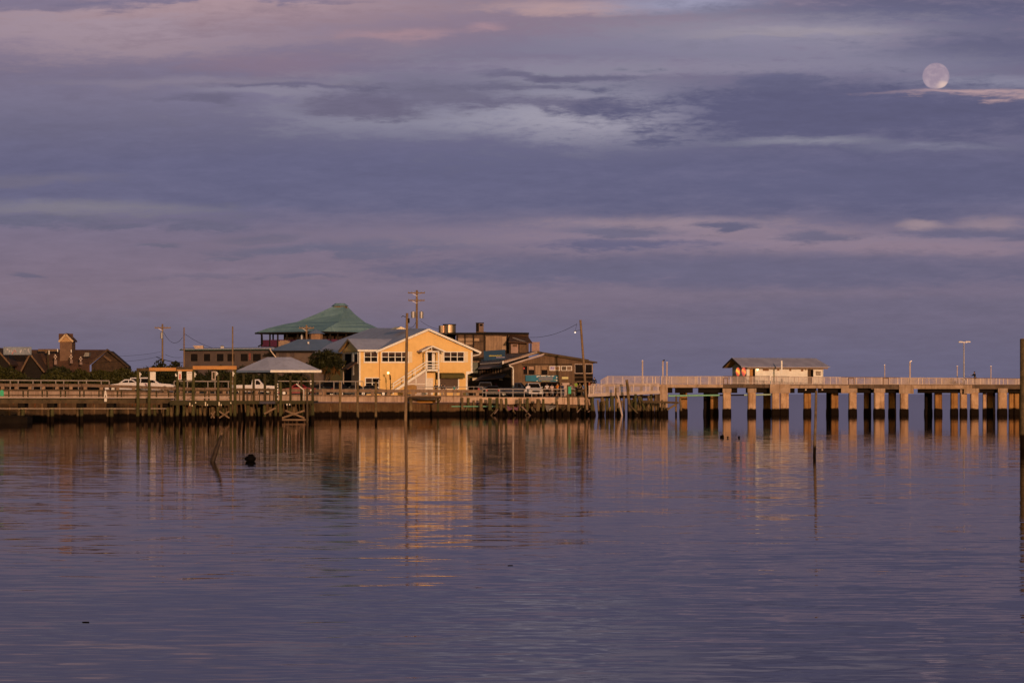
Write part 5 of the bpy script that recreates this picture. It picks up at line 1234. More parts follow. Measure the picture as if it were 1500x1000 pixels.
    aw = MB().prism([hq(hu(642.6),-.1,hz(545.8)),hq(hu(642.6),-.9,hz(546.8)),hq(hu(642.6),-1.25,hz(549)),hq(hu(642.6),-1.3,hz(553.6)),hq(hu(642.6),-.1,hz(553.6))], HU*(hu(677)-hu(642.6)))
    part(t, 'awning', aw, M_olive)
    part(t, 'side_awning', MB().prism([hq(uR1+.03,1.2,hz(546.5,690)),hq(uR1+1.25,1.2,hz(553,690)),hq(uR1+.03,1.2,hz(553,690))], HV*5), M_olive)
    # bare bulb lamp on the wall
    lp = thing('wall_lantern', 'lit lantern on a short post in front of the yellow wall', 'lamp', tuple(P(571,575,397)))
    part(lp, 'post', MB().cyl(P(572.6,576,397),P(571.6,556,397),.05).cyl(P(571.8,556,397),P(571.2,549,397),.11,.08), M_trimdk)
    part(lp, 'arm', MB().bar(P(571.2,549,397),P(568.6,547,397),.05), M_trimdk)
    part(lp, 'globe', MB().ball(P(568.6,546,397),.15,.15,.15), M_lamp)
    solo('storage_box', MB().prism([P(597,577,393.5),P(610,577,393.5),P(610,564.4,393.5),P(604,563.4,393.5),P(597,564.4,393.5)],(0,1.2,0)), mat('tan_box_wood',(.36,.2,.07),(.28,.15,.05),.8,2), 'tan wooden box by the foot of the white stair', 'box')
    solo('gooseneck_sign', MB().bar(P(596,570,394),P(596,563,394),.08).pb(604,612,571,574,394,.2), M_signwh, 'low white sign board behind the parapet by the stair', 'sign')
    for x, y, lab in ((507,492.5,'tiny white vent on the grey house roof, left one'),): pass
    for px, py, lab in ((513.6,489,'left one of two tiny white vents on the grey roof'),(537,488,'right one of two tiny white vents on the grey roof')):
        pass
yellow_house()

def dark_building():
    D = 424.0
    t = thing('weathered_building', 'tall weathered dark wooden building with flat roof behind yellow house', 'building', tuple(P(720,580,D)))
    part(t, 'wall', MB().pb(668,774.5,489.8,582,D,10), mat('dark_weathered_wall',(.15,.092,.058),(.09,.056,.038),.8,.8,streak=(.05,.033,.024)))
    part(t, 'roof', MB().pb(655,774,487,489.6,D-.7,12), M_trimdk)
    part(t, 'roof', MB().add([P(700,488.6,D-.9),P(775,489.6,D-.9),P(775,488,D+10),P(700,487,D+10),P(700,487.6,D-.9),P(775,488.6,D-.9),P(775,487,D+10),P(700,486,D+10)],[(0,3,2,1),(4,5,6,7),(0,1,5,4),(1,2,6,5),(2,3,7,6),(3,0,4,7)]), M_trimdk)
    tanm = mat('pale_boarding',(.40,.27,.175),(.30,.20,.13),.75,1,streak=(.2,.13,.085))
    for a,b,y0,y1 in ((671,680.5,495,504),(682,692.3,495,504.5),(694.5,702,495.4,500)): part(t, 'pale_panel', MB().pb(a,b,y0,y1,D-.08,.075), tanm)
    part(t, 'brace_panel', MB().pp([(690,512),(698,503),(703,503),(703,514),(690,514)],D-.09,.085), M_brownwd)
    part(t, 'board_panel', MB().pb(711.5,735,492.2,514,D-.3,.29), M_tanwd)
    part(t, 'pale_panel', MB().pb(735.2,741.6,492.8,512.5,D-.32,.31), tanm)
    for x in (670,681.2,693.4,709.5,743.5): part(t, 'post', MB().pb(x-.8,x+.8,490.5,516,D-.2,.19), M_trimdk)
    part(t, 'beam', MB().pb(668,742,499.4,500.4,D-.22,.02), M_darkwood)
    # right hand balcony bay
    part(t, 'bay_wall', MB().pb(746,771,501,518,D-2.5,2.4), M_darkwood)
    part(t, 'bay_panel', MB().pb(748.5,759,503.6,517,D-2.56,.055), mat('pinkish_panel',(.36,.23,.20),(.28,.18,.155),.7,1))
    part(t, 'bay_vent', MB().pb(751,757.5,504.4,507.6,D-2.6,.035), M_brownwd)
    part(t, 'bay_boards', MB().pb(761,771,502.4,516,D-2.57,.06), M_brownwd)
    part(t, 'bay_roof', MB().add([P(745,501.6,D-4),P(780,503,D-4),P(773,493.4,D-.02),P(747,492,D-.02),P(745,500.4,D-4),P(780,501.6,D-4),P(773,492,D-.02),P(747,490.6,D-.02)],[(0,3,2,1),(4,5,6,7),(0,1,5,4),(1,2,6,5),(2,3,7,6),(3,0,4,7)]), M_shingle)
    part(t, 'bay_post', MB().pb(776.8,778.4,503,517,D-3.8,.2), M_trimdk)
    part(t, 'chute', MB().bar(P(752,494.5,D-2),P(769,500.5,D-3.6),.3,.12), mat('grey_sheet',(.30,.25,.23),None,.6))
    # stepped roofs and awning lower down
    rf = mat('dark_slate_roof',(.12,.10,.115),(.085,.07,.08),.7,.8)
    E = D-8
    part(t, 'lower_roof', MB().add([P(703,532.6,E),P(737,530,E),P(735,525,E+4),P(705,526,E+4),P(703,533.8,E),P(737,531.4,E),P(735,527,E+4),P(705,528,E+4)],[(3,2,1,0),(4,5,6,7),(0,1,5,4),(1,2,6,5),(2,3,7,6),(3,0,4,7)]), mat('grey_roof_edge',(.19,.17,.175),None,.6))
    part(t, 'awning_roof', MB().add([P(700.5,539,E-1.5),P(735,537,E-1.5),P(735,532.4,E+1),P(705,533,E+1),P(700.5,540.4,E-1.5),P(735,538.6,E-1.5),P(735,534,E+1),P(705,534.6,E+1)],[(3,2,1,0),(4,5,6,7),(0,1,5,4),(1,2,6,5),(2,3,7,6),(3,0,4,7)]), rf)
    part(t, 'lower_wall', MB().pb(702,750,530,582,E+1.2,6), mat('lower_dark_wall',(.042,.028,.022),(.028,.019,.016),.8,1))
    for i in range(8):
        x = 706.5+i*3.9
        part(t, 'baluster', MB().pb(x-.7,x+.7,539.8,546,E+1.0,.15), M_tanwd if i > 3 else M_brownwd)
    part(t, 'canopy', MB().add([P(697,556,E-2),P(735,553,E-2),P(742,547,E+1),P(706,548,E+1),P(697,557.4,E-2),P(735,554.6,E-2),P(742,548.6,E+1),P(706,549.6,E+1)],[(3,2,1,0),(4,5,6,7),(0,1,5,4),(1,2,6,5),(2,3,7,6),(3,0,4,7)]), mat('mauve_canopy',(.10,.07,.075),(.075,.052,.056),.7,1))
    part(t, 'gable_board', MB().pp([(738,553),(744,547),(749,553)],E+.6,.2), M_brownwd)
    part(t, 'green_panel', MB().pb(692.6,700,530.5,546,E+.9,.2), mat('grey_green_boards',(.16,.17,.14),(.12,.125,.10),.8,2))
    part(t, 'beam_end', MB().pb(692.5,702,528.8,530.4,E+.7,.5), M_tanwd)
    part(t, 'pale_sign', MB().pb(692,699,553,557,E+.4,.1), M_cream)
    part(t, 'pale_sign', MB().pb(731,736.5,555,557,E+.4,.1), M_lattice)
    for x, m in ((716.6,mat('green_cloth',(.07,.20,.03),None,.7)),(712.5,M_olive),(727,M_purple)): part(t, 'hanging_item', MB().pb(x-.8,x+.8,561,569,E+.5,.1), m)
    # satellite roof dark slope at right between the buildings
    part(t, 'dark_slope', MB().quad(P(733,531,E+.5),P(790,518,E+.5),P(790,514,E+6),P(742,518,E+6)), rf)
    s = thing('shop_sign', 'dark blue sign board with a yellow and a white line of lettering', 'sign', tuple(P(724,528,E-.5)))
    part(s, 'board', MB().pp([(708.2,514),(740,511.8),(740.4,525.8),(709,528)],E-.5,.15), M_navy)
    ly = MB(); lw = MB(); rnd = random.Random(5); x = 716.5
    while x < 735: 
        wd = rnd.uniform(.7,1.3); ly.pb(x,x+wd,520.8-(x-716)*.04-rnd.uniform(0,.7),522-(x-716)*.04,E-.53,.025); x += wd+.25
    x = 727
    while x < 738.5:
        wd = rnd.uniform(.6,1.1); lw.pb(x,x+wd,523.0-(x-727)*.03-rnd.uniform(0,.4),524-(x-727)*.03,E-.53,.025); x += wd+.22
    part(s, 'yellow_lettering', ly, mat('yellow_letters',(.48,.40,.06),None,.6)); part(s, 'white_lettering', lw, mat('mauve_letters',(.42,.36,.46),None,.6))
    # roof tank and chimney
    D2 = D+1; c = P(660,500,D2+2)
    t = thing('steel_tank', 'shiny dented steel tank on the roof behind the yellow house', 'tank', tuple(c))
    part(t, 'drum', MB().cyl((X(658,D2),D2+2,Z(489.5,D2)),(X(658,D2),D2+2,Z(475.5,D2)),.92,.92,20), M_steel, smooth=False)
    part(t, 'rim', MB().cyl((X(658,D2),D2+2,Z(475.4,D2)),(X(658,D2),D2+2,Z(474.2,D2)),.97,.97,20), M_trimdk)
    part(t, 'side_drum', MB().cyl((X(646.5,D2),D2+1.6,Z(487,D2)),(X(646.5,D2),D2+1.6,Z(476.5,D2)),.42,.42,14), M_steel)
    part(t, 'stand', MB().pb(643,667,487.6,500,D2+1.4,1.4), M_nearblack)
    t = thing('roof_chimney', 'square dark chimney box on the flat roof', 'chimney', tuple(P(703,487,D2)))
    part(t, 'shaft', MB().pb(697.3,708.4,473.6,488,D2+1,1.0), mat('chimney_mauve',(.20,.13,.11),(.15,.10,.085),.7,2))
    part(t, 'side', MB().pb(697.2,701.5,473.5,488,D2+.94,.055), M_nearblack)
    part(t, 'cap', MB().pb(696.8,708.8,472.4,473.5,D2+.9,1.2), M_trimdk)
    part(t, 'grille', MB().pb(702.6,707,474.4,477.4,D2+.96,.035), M_nearblack)
    part(t, 'base_rail', MB().pb(697,712,485.8,486.6,D2+.8,.08), M_brownwd)
    solo('roof_cooler', MB().pb(779,790.4,501.6,514.5,D2+1,1.6).pb(781,789.4,502,505,D2+.95,.04).pb(778.6,790.8,500.8,501.5,D2+.95,1.7), mat('pinkish_panel',(.36,.23,.20)), 'pinkish boxy cooling unit right of the dark building top', 'cooling unit')
dark_building()

def brown_shop():
    D = 393.0
    t = thing('brown_shop', 'brown board-clad waterfront shop with low gable roof and teal banner', 'shop', tuple(P(806,581,D)))
    zb = 2.3
    wall = MB().prism([Vector((X(749.5,D),D,zb)),Vector((X(842,D),D,zb)),P(842,558.6,D),P(868.6,558.6,D),P(868.6,531,D),P(797,520.2,D),P(749.5,534.5,D)],(0,9,0))
    part(t, 'wall', wall, M_brownwd)
    for k in (0,1):
        off = Vector((0,0,0)) if k == 0 else Vector((-.9,8.5,.35))
        a,b,c = P(745.5,535,D-.5)+off,P(797.5,518.8,D-.5)+off,P(875,531.4,D-.5)+off; e = Vector((-.4,8.3,0)); up = Vector((0,0,.14))
        for p,q in ((a,b),(b,c)):
            part(t, 'roof', MB().add([p,q,q+e,p+e,p+up,q+up,q+e+up,p+e+up],[(0,3,2,1),(4,5,6,7),(0,1,5,4),(1,2,6,5),(2,3,7,6),(3,0,4,7)]), mat('dark_slate_roof',(.075,.065,.07)))
            part(t, 'bargeboard', MB().bar(p+Vector((0,-.04,.04)),q+Vector((0,-.04,.04)),.06,.2 if k == 0 else .3), M_fence if (p is a) else M_wood)
    part(t, 'upper_eave', MB().bar(P(735,529.5,D+1),P(788,516.0,D+3),.14,.12), M_tanwd)
    part(t, 'downspout', MB().tube([P(736.5,533,D-.5),P(737,528.6,D-.5)],.1), M_white)
    part(t, 'downspout', MB().tube([P(746,535.5,D-.6),P(751,538,D-.4),P(751.8,541,D-.12),P(751.8,568,D-.12)],.085), M_white)
    fr = M_tanwd
    def window(a,b,y0,y1,frame,pane,nm='window'):
        f = part(t, nm, MB().pb(a,b,y0,y1,D-.06,.055), frame)
        return f, part(f, 'pane', MB().pb(a+.9,b-.9,y0+.9,y1-.9,D-.09,.028), pane)
    f,_ = window(766,783.6,535,549,M_brownwd,M_glass); part(f,'blind',MB().pb(774.6,782,536.4,541.4,D-.12,.025),mat('peach_blind',(.38,.24,.17),(.3,.19,.13),.7,2)); part(f,'red_sign',MB().pb(766.4,768.6,538,540.4,D-.12,.025),M_red)
    part(f,'pane_divider',MB().pb(772.6,774,536,548,D-.12,.028),fr)
    part(t, 'timber_panel', MB().pb(784.4,791.4,535,549,D-.05,.045), fr)
    f,_ = window(792,803,535,549.6,fr,M_glass); part(f,'blind',MB().pb(793.4,801.2,536.2,541.6,D-.12,.025),mat('tan_blind',(.33,.2,.115),None,.7))
    part(t, 'lintel', MB().pb(764,838,532.6,534.4,D-.1,.095), M_darkwood)
    for k,(a,b) in enumerate(((804.8,820.4),(822,838))):
        f = part(t, 'poster_frame', MB().pb(a,b,535.8,542.8,D-.06,.055), M_signwh)
        if k == 0:
            part(f,'poster',MB().pb(a+1,a+7.6,536.6,541.6,D-.08,.018),mat('lilac_poster',(.42,.38,.60),(.2,.15,.3),.6,5)); part(f,'poster',MB().pb(a+8.4,b-1,536.8,541.8,D-.08,.018),mat('orange_poster',(.36,.16,.08),(.3,.2,.14),.6,6))
        else:
            part(f,'poster',MB().pb(a+1,a+7.4,536.6,542,D-.08,.018),mat('brown_poster',(.09,.06,.04),(.05,.03,.02),.6,6)); part(f,'poster',MB().pb(a+8.6,b-1,536.6,542,D-.08,.018),mat('mixed_poster',(.32,.2,.13),(.06,.04,.03),.6,9))
    for a,b in ((841.8,855.2),(857,868)):
        f = part(t,'window',MB().pb(a,b,532.8,547,D-.07,.065),M_fence)
        part(f,'pane',MB().pb(a+.9,b-.9,533.8,546,D-.1,.028),M_glass); part(f,'divider',MB().pb((a+b)/2-.35,(a+b)/2+.35,534,546,D-.115,.014),M_trimdk)
    part(t,'shutter_band',MB().pb(841.8,868.4,547.6,557.8,D-.05,.045),M_nearblack); part(t,'trim',MB().pb(841.8,868.6,552,552.8,D-.08,.028),M_brownwd)
    part(t,'porch_back',MB().box(X(842,D),X(868.6,D),D+3.5,D+3.7,zb,Z(558.7,D)),M_nearblack)
    part(t,'porch_lintel',MB().pb(841,869,558,560,D-.12,.14),M_brownwd)
    part(t,'porch_post',MB().pb(867.4,868.8,560,581,D-.02,.18),M_brownwd)
    part(t,'door',MB().pb(822.6,834,560.6,580,D-.06,.055),mat('pale_pink_door',(.5,.36,.31),(.42,.3,.26),.7,2))
    part(t,'doorway',MB().pb(792,820,560,580,D-.04,.035),M_black)
    solo('yellow_sign', MB().pb(823,832.4,551.8,555,D-.12,.06), mat('pale_yellow_sign',(.62,.55,.26),(.5,.44,.2),.6,4), 'small pale yellow sign on the brown wall left of the porch', 'sign')
    s = thing('shop_banner', 'long teal banner with a grey middle and white edge lettering across the brown shop', 'banner', tuple(P(793,559,D-.4)))
    part(s,'cloth',MB().prism([P(769.8,549.4,D-.35),P(785,549.2,D-.3),P(800,549.8,D-.3),P(817.6,549.6,D-.3),P(817.6,559,D-.3),P(800,558.8,D-.3),P(785,558.6,D-.3),P(769.8,558,D-.35)],(0,.04,0)),M_teal)
    part(s,'panel',MB().pb(789,810,551.8,557.4,D-.34,.03),mat('grey_blue_panel',(.16,.17,.21),(.13,.14,.17),.6,3))
    lt = MB()
    for a,b in ((787,790.6),(792,800),(802,806.4),(808,811.6)): lt.pb(a,b,550.2,551.2,D-.345,.03)
    for a,b in ((786,787.4),): lt.pb(a,b,550.6,552.4,D-.345,.03).pb(a,b,557.4,558.6,D-.345,.03)
    for y in (551.6,555.8): lt.pb(814.6,816.6,y,y+2,D-.345,.03)
    part(s,'lettering',lt,M_signwh); part(s,'small_lettering',MB().pb(793,806,557.7,558.3,D-.345,.03).pb(811,814,556,556.7,D-.345,.03),mat('yellow_letters',(.48,.40,.06)))
brown_shop()

# ------------------------------------------------------------------ vegetation
def shrub(px, y0, y1, D, wpx, m, label, seed, n=1500, size=.22, cat='shrub', group=None, trunk=True, name='shrub'):
    cz = (Z(y0,D)+Z(y1,D))/2; rz = (Z(y0,D)-Z(y1,D))/2; rx = wpx/2/F*D
    t = thing(name, label, cat, (X(px,D),D,min(Z(y1,D),g(px))), group)
    mb = MB(); rnd = random.Random(seed)
    k = max(3,int(rx/rz*3.2))
    for i in range(k):
        f = (i+.5)/k*2-1
        ry = min(rx,2.2)
        hgt = math.sqrt(max(0,1-(f*.85)**2))*rnd.uniform(.8,1.08)
        mb.leaves((X(px,D)+f*rx*.85, D+rnd.uniform(-.4,.4)*ry, Z(y1,D)+rz*hgt*.95), (rx/k*2.0, ry*.8, rz*hgt*1.05), n//k, size, seed*31+i)
    part(t, 'crown', mb, m)
    if trunk:
        tb = MB(); zg = g(px)
        for i in range(4):
            a = Vector((X(px,D)+rnd.uniform(-.2,.2)*rx, D, zg)); b = Vector((X(px,D)+rnd.uniform(-.7,.7)*rx, D+rnd.uniform(-.5,.5), Z(y1,D)+rz*rnd.uniform(.6,1.3)))
            mid = a.lerp(b,.5)+Vector((0,0,.15)); tb.cyl(a,mid,.08,.06,6).cyl(mid,b,.06,.02,6)
        part(t, 'trunk', tb, M_darkwood)
    return t
def plants():
    GH = 'shrubs in front of the shingle restaurant'
    for i,(px,y0,y1,D,w,m,lab) in enumerate(((8,534.5,560,402,62,L_olive,'olive shrub in front of the leftmost restaurant gable'),(44,553,562,402,46,L_dark,'low dark shrub before the middle restaurant gable'),(83,541,562,402,44,L_olive,'rounded olive shrub right of the middle restaurant gable'),
            (118,538.5,562,402,50,L_olive,'broad olive shrub below the restaurant flood lights'),(152,538,562,402,50,L_olive,'olive shrub under the restaurant right gable'),(86,533,552,406,34,L_dark,'dark bush behind the rounded olive shrub below the roof tower'),
            (184,535.5,564,403,40,L_olive,'tall olive shrub behind the white sedan'))): shrub(px,y0,y1,D,w,m,lab,40+i,1900,.2,group=GH)
    GT = 'trees behind the dock gantry'
    for i,(px,y0,y1,D,w,m,lab) in enumerate(((216,532.5,566,406,40,L_dark,'dark bushy tree behind the white van'),(234,527.5,566,408,36,L_dark,'dark tree under the utility pole with the transformer, tallest of its row'),(258,530.5,568,407,36,L_dark,'dark tree left of the long flat building'),
            (288,541,570,404,44,L_dark,'low dark tree in front of the long flat building left end'),(322,531,570,405,40,L_dark,'dark green tree before the middle of the long flat building'),(356,536,572,404,40,L_dark,'dark tree behind the gazebo left end'),
            (392,538,572,404,42,L_dark,'dark tree seen under the gazebo roof behind white pickup'),(428,541,572,404,42,L_dark,'dark tree seen under the gazebo roof behind the red car'))): shrub(px,y0,y1,D,w,m,lab,60+i,1700,.24,'tree',GT,name='bushy_tree')
    # palm-like tree beside the yellow house
    D = 398.0
    t = thing('cabbage_palm', 'round-crowned dark palm with rusty dead fronds left of the yellow house', 'palm tree', (X(478,D),D,g(478)))
    mb = MB(); rnd = random.Random(9); c = P(479,527,D)
    for i in range(120):
        a = rnd.uniform(0,2*math.pi); el = rnd.uniform(-.45,1.5); L = rnd.uniform(1.6,3.0)
        d = Vector((math.cos(a)*math.cos(el), math.sin(a)*math.cos(el), math.sin(el)*.78))
        prev = c; side = d.cross(Vector((0,0,1)));  side = side.normalized() if side.length > .01 else Vector((1,0,0))
        for k in range(6):
            f0, f1 = k/6, (k+1)/6
            p0 = c+d*L*f0+Vector((0,0,-.75*f0*f0)); p1 = c+d*L*f1+Vector((0,0,-.75*f1*f1))
            if k >= 2:
                for s in (-1,1):
                    q = p1+side*s*rnd.uniform(.3,.6)+d*.25+Vector((0,0,-.15)); mb.quad(p0,p0.lerp(p1,.45),q)
            mb.quad(p0-side*.03,p0+side*.03,p1+side*.03,p1-side*.03)
    mb.leaves((c.x-.3,c.y,c.z+.05),(2.2,1.8,1.3),1500,.22,77,.2).leaves((c.x+1.1,c.y,c.z-.55),(1.5,1.2,.9),600,.2,78,.2).leaves((c.x-1.6,c.y,c.z-.75),(1.3,1.2,.8),500,.2,79,.2)
    part(t, 'crown', mb, L_dark)
    dm = MB()
    for i in range(90):
        a = rnd.uniform(0,2*math.pi); L = rnd.uniform(.8,1.7); p = P(rnd.uniform(474,494),rnd.uniform(533,538),D)+Vector((0,rnd.uniform(-1,1),0))
        q = p+Vector((math.cos(a)*L*.5,math.sin(a)*L*.5,-L*.75)); s = Vector((rnd.uniform(-.25,.25),rnd.uniform(-.2,.2),.05))
        dm.quad(p,p.lerp(q,.6)+s,q,p.lerp(q,.6)-s)
    part(t, 'dead_fronds', dm, L_dry)
    part(t, 'trunk', MB().cyl(P(478,580,D),P(479,530,D),.2,.16,9), M_wood)
    t = thing('bare_shrub', 'leafless pale branches of a shrub under the palm', 'shrub', (X(463,D),D-1,g(463)))
    br = MB()
    def grow(a, d, L, r, k):
        b = a+d*L; br.cyl(a,b,r,r*.7,5)
        if k:
            for _ in range(2):
                e = (d+Vector((rnd.uniform(-.8,.8),rnd.uniform(-.5,.5),rnd.uniform(-.1,.5)))).normalized(); grow(b,e,L*.75,r*.68,k-1)
    for dx in (-.5,0,.5): grow(Vector((X(464,D)+dx*.6,D-1,g(463))),Vector((dx*.8,0,1)).normalized(),1.1,.06,4)
    part(t, 'branches', br, mat('pale_bark',(.17,.11,.06),None,.9))
plants()

# ------------------------------------------------------------------ vehicles (built in local metres: x forward, z up)
def vehicle(kind, label, px, py_ground, D, heading, paint, group='parked cars along the quay road', cat=None, L=4.6, Wd=1.8, lamp=True):
    """kind: sedan, suv, pickup; heading in degrees, 0 = nose to the right"""
    t = thing('parked_'+('truck' if kind == 'pickup' else 'car'), label, cat or {'sedan':'car','suv':'car','pickup':'pickup truck'}[kind], (X(px,D),D,Z(py_ground,D)), group, rz=R(heading) if abs(heading) > .01 else 1e-5)
    local(t)
    h = L/2
    prof = {'sedan':[(-h,.45),(-h,.85),(-h+.15,.98),(-h*.55,1.02),(h*.30,.98),(h*.85,.82),(h,.66),(h,.40)],
            'suv':[(-h,.50),(-h,.95),(-h+.05,1.10),(-h*.3,1.12),(h*.36,1.10),(h*.88,1.0),(h,.80),(h,.46)],
            'pickup':[(-h,.62),(-h,1.08),(-h+.02,1.16),(-h*.1,1.16),(h*.36,1.14),(h*.90,1.05),(h,.88),(h,.55)]}[kind]
    cab = {'sedan':[(-h*.62,1.0),(-h*.36,1.40),(h*.04,1.43),(h*.34,.97)],'suv':[(-h*.96,1.10),(-h*.86,1.74),(h*.02,1.78),(h*.40,1.09)],'pickup':[(-h*.12,1.15),(-h*.08,1.80),(h*.20,1.84),(h*.44,1.13)]}[kind]
    hw = Wd/2
    def loft(pts, w0, w1, z0, z1):
        n = len(pts); vs = []
        for s in (-1,1):
            for ins, sc in ((0,1.0),): 
                for x,z in pts:
                    f = (z-z0)/(z1-z0) if z1 > z0 else 0
                    vs.append((x, s*(w0+(w1-w0)*f), z))
        return MB().add(vs,[tuple(range(n)),tuple(reversed(range(n,2*n)))]+[(i,n+i,n+(i+1)%n,(i+1)%n) for i in range(n)])
    # body side with wheel arches cut in the lower edge
    ax = (-h*.60, h*.62); wr = .34 if kind == 'sedan' else .39
    low = []
    for c in (ax[1], ax[0]):
        for k in range(7):
            a = math.pi*k/6; low.append((c+math.cos(a)*(wr+.07), .30+max(0,math.sin(a)*(wr+.12))))
    zl = .28 if kind == 'sedan' else .36
    body = prof[:]+[(h,zl)]+[(x,max(z,zl)) for x,z in low]+[(-h,zl)]
    part(t, 'body', loft(body,hw,hw*.97,.3,1.1), paint)
    part(t, 'cabin', loft(cab,hw*.95,hw*.76,cab[0][1],cab[1][1]), paint)
    # glass: side windows, windscreen and rear window set just proud of the cabin
    def sidew(s, x0b, x0t, x1t, x1b):
        zb_, zt_ = cab[0][1]+.06, cab[1][1]-.10
        def yy(z): f = (z-cab[0][1])/(cab[1][1]-cab[0][1]); return s*(hw*.95+(hw*.76-hw*.95)*f+.012)
        return MB().quad((x0b,yy(zb_),zb_),(x1b,yy(zb_),zb_),(x1t,yy(zt_),zt_),(x0t,yy(zt_),zt_))
    xb0,xt0,xt1,xb1 = cab[0][0],cab[1][0],cab[2][0],cab[3][0]
    mid = xt0+(xt1-xt0)*(.5 if kind != 'pickup' else .48)
    for s in (-1,1):
        part(t, 'side_window', sidew(s,xb0+.22,xt0+.10,mid-.05,mid-.05), M_glass)
        part(t, 'side_window', sidew(s,mid+.05,mid+.05,xt1-.06,xb1-.28), M_glass)
        if kind == 'suv': pass
    def pane(a, b, w0, w1, off):
        a = Vector((a[0],0,a[1])); b = Vector((b[0],0,b[1])); o = Vector((off,0,.012))
        p = a.lerp(b,.1)+o; q = a.lerp(b,.88)+o
        return MB().quad((p.x,-w0,p.z),(p.x,w0,p.z),(q.x,w1,q.z),(q.x,-w1,q.z))
    part(t, 'windscreen', pane(cab[3],cab[2],hw*.84,hw*.68,.012), M_glass)
    part(t, 'rear_window', pane(cab[0],cab[1],hw*.84,hw*.68,-.012), M_glass)
    if kind == 'pickup': part(t, 'bed', MB().box(-h+.08,-h*.14,-hw+.12,hw-.12,1.161,1.165), M_trimdk)
    for x in ax:
        for s in (-1,1):
            y0 = s*(hw-.2); y1 = s*(hw+.005)
            wh = part(t, 'wheel', MB().cyl((x,y0,wr),(x,y1,wr),wr,wr,18), M_tyre)
            part(wh, 'rim', MB().cyl((x,y1-s*.02,wr),(x,y1+s*.012,wr),wr*.62,wr*.58,12), M_rim)
    for s in (-1,1):
        part(t, 'headlight', MB().box(h-.12,h+.012,s*hw*.78-.16,s*hw*.78+.16,prof[-2][1]-.06,prof[-2][1]+.10), M_signwh)
        part(t, 'tail_light', MB().box(-h-.012,-h+.08,s*hw*.86-.1,s*hw*.86+.1,.72,.92 if kind == 'sedan' else 1.02), M_red)
        part(t, 'mirror', MB().box(xb1-.45,xb1-.30,s*hw*1.0,s*(hw*1.0+.17),cab[0][1]+.03,cab[0][1]+.19), paint)
    part(t, 'bumper', MB().box(h-.02,h+.07,-hw*.94,hw*.94,zl+.02,zl+.22), M_galv if kind == 'pickup' else paint)
    part(t, 'bumper', MB().box(-h-.07,-h+.02,-hw*.94,hw*.94,zl+.02,zl+.22), M_galv if kind == 'pickup' else paint)
    part(t, 'grille', MB().box(h+.002,h+.014,-hw*.5,hw*.5,zl+.24,prof[-2][1]), M_trimdk)
    return t
def carpaint(name, c): return mat(name, c, tuple(v*.93 for v in c), .4, 1.0, spec=.25)
CPW = carpaint('white_car_paint',(.60,.56,.585)); CPL = carpaint('lilac_white_car_paint',(.62,.57,.62)); CPR = carpaint('red_car_paint',(.20,.010,.014)); CPB = carpaint('blue_car_paint',(.018,.024,.05)); CPK = carpaint('black_car_paint',(.012,.012,.016)); CPG = carpaint('grey_car_paint',(.16,.155,.17)); CPS = carpaint('silver_car_paint',(.40,.37,.37))
def cars():
    def gy(px, D): return HY-(g(px)-H)/D*F
    D = 334.0
    vehicle('sedan','white sedan parked at the left behind the parapet, nose to the left',185,gy(180,D),D,180,CPW,L=4.4)
    D = 341.0
    vehicle('suv','big white van-like car parked behind the first gantry posts',221.5,gy(222,D),D,0,CPW,L=5.25,Wd=1.95)
    D = 358.0
    vehicle('pickup','white pickup truck parked behind the gazebo left half',373,gy(376,D)-1,D,0,CPW,L=5.5,Wd=1.95)
    D = 366.0
    vehicle('sedan','red car parked under the gazebo roof',434,gy(434,D),D,180,CPR,L=4.6)
    D = 377.0
    vehicle('sedan','black car parked right of the red one below the palm',470,gy(470,D),D,0,CPK,L=4.5)
    vehicle('suv','black car with grey highlights parked beside the leftmost slim mooring pile',494,gy(494,D),D+1,60,CPK,L=4.6)
    vehicle('sedan','dark car parked in front of the house porch',517,gy(517,D),D+1,180,CPK,L=4.5)
    vehicle('sedan','dark grey car parked below the lower left window of the yellow house',546,gy(545,381),381,0,CPK,L=4.5)
    vehicle('pickup','dark blue pickup seen between yellow house and dark building',711,580.0,391,90,CPB,L=5.2,Wd=1.95)
    vehicle('sedan','black car with red tail light behind the pipe railing',722,581,388.5,90,CPK,L=4.5)
    vehicle('pickup','dark blue truck with rear to the left beside the white downspout',757,581,389,-8,CPB,L=5.2)
    vehicle('suv','white car facing the water with black windscreen under the teal banner',781.5,581,387.5,-82,CPW,L=4.4,Wd=1.9)
    solo('leaning_frame', MB().bar(P(769,574,386.5),P(772,565.6,386.5),.12).bar(P(772,565.6,386.5),P(776.4,565.8,386.5),.12).bar(P(776.4,565.8,386.5),P(773.6,574,386.5),.12).bar(P(769,574,386.5),P(773.6,574,386.5),.12).quad(P(769.6,573.4,386.52),P(773.2,573.4,386.52),P(775.6,566.4,386.52),P(772.4,566.4,386.52)), CPL, 'pale lilac tilted frame left of the white car', 'frame')
cars()

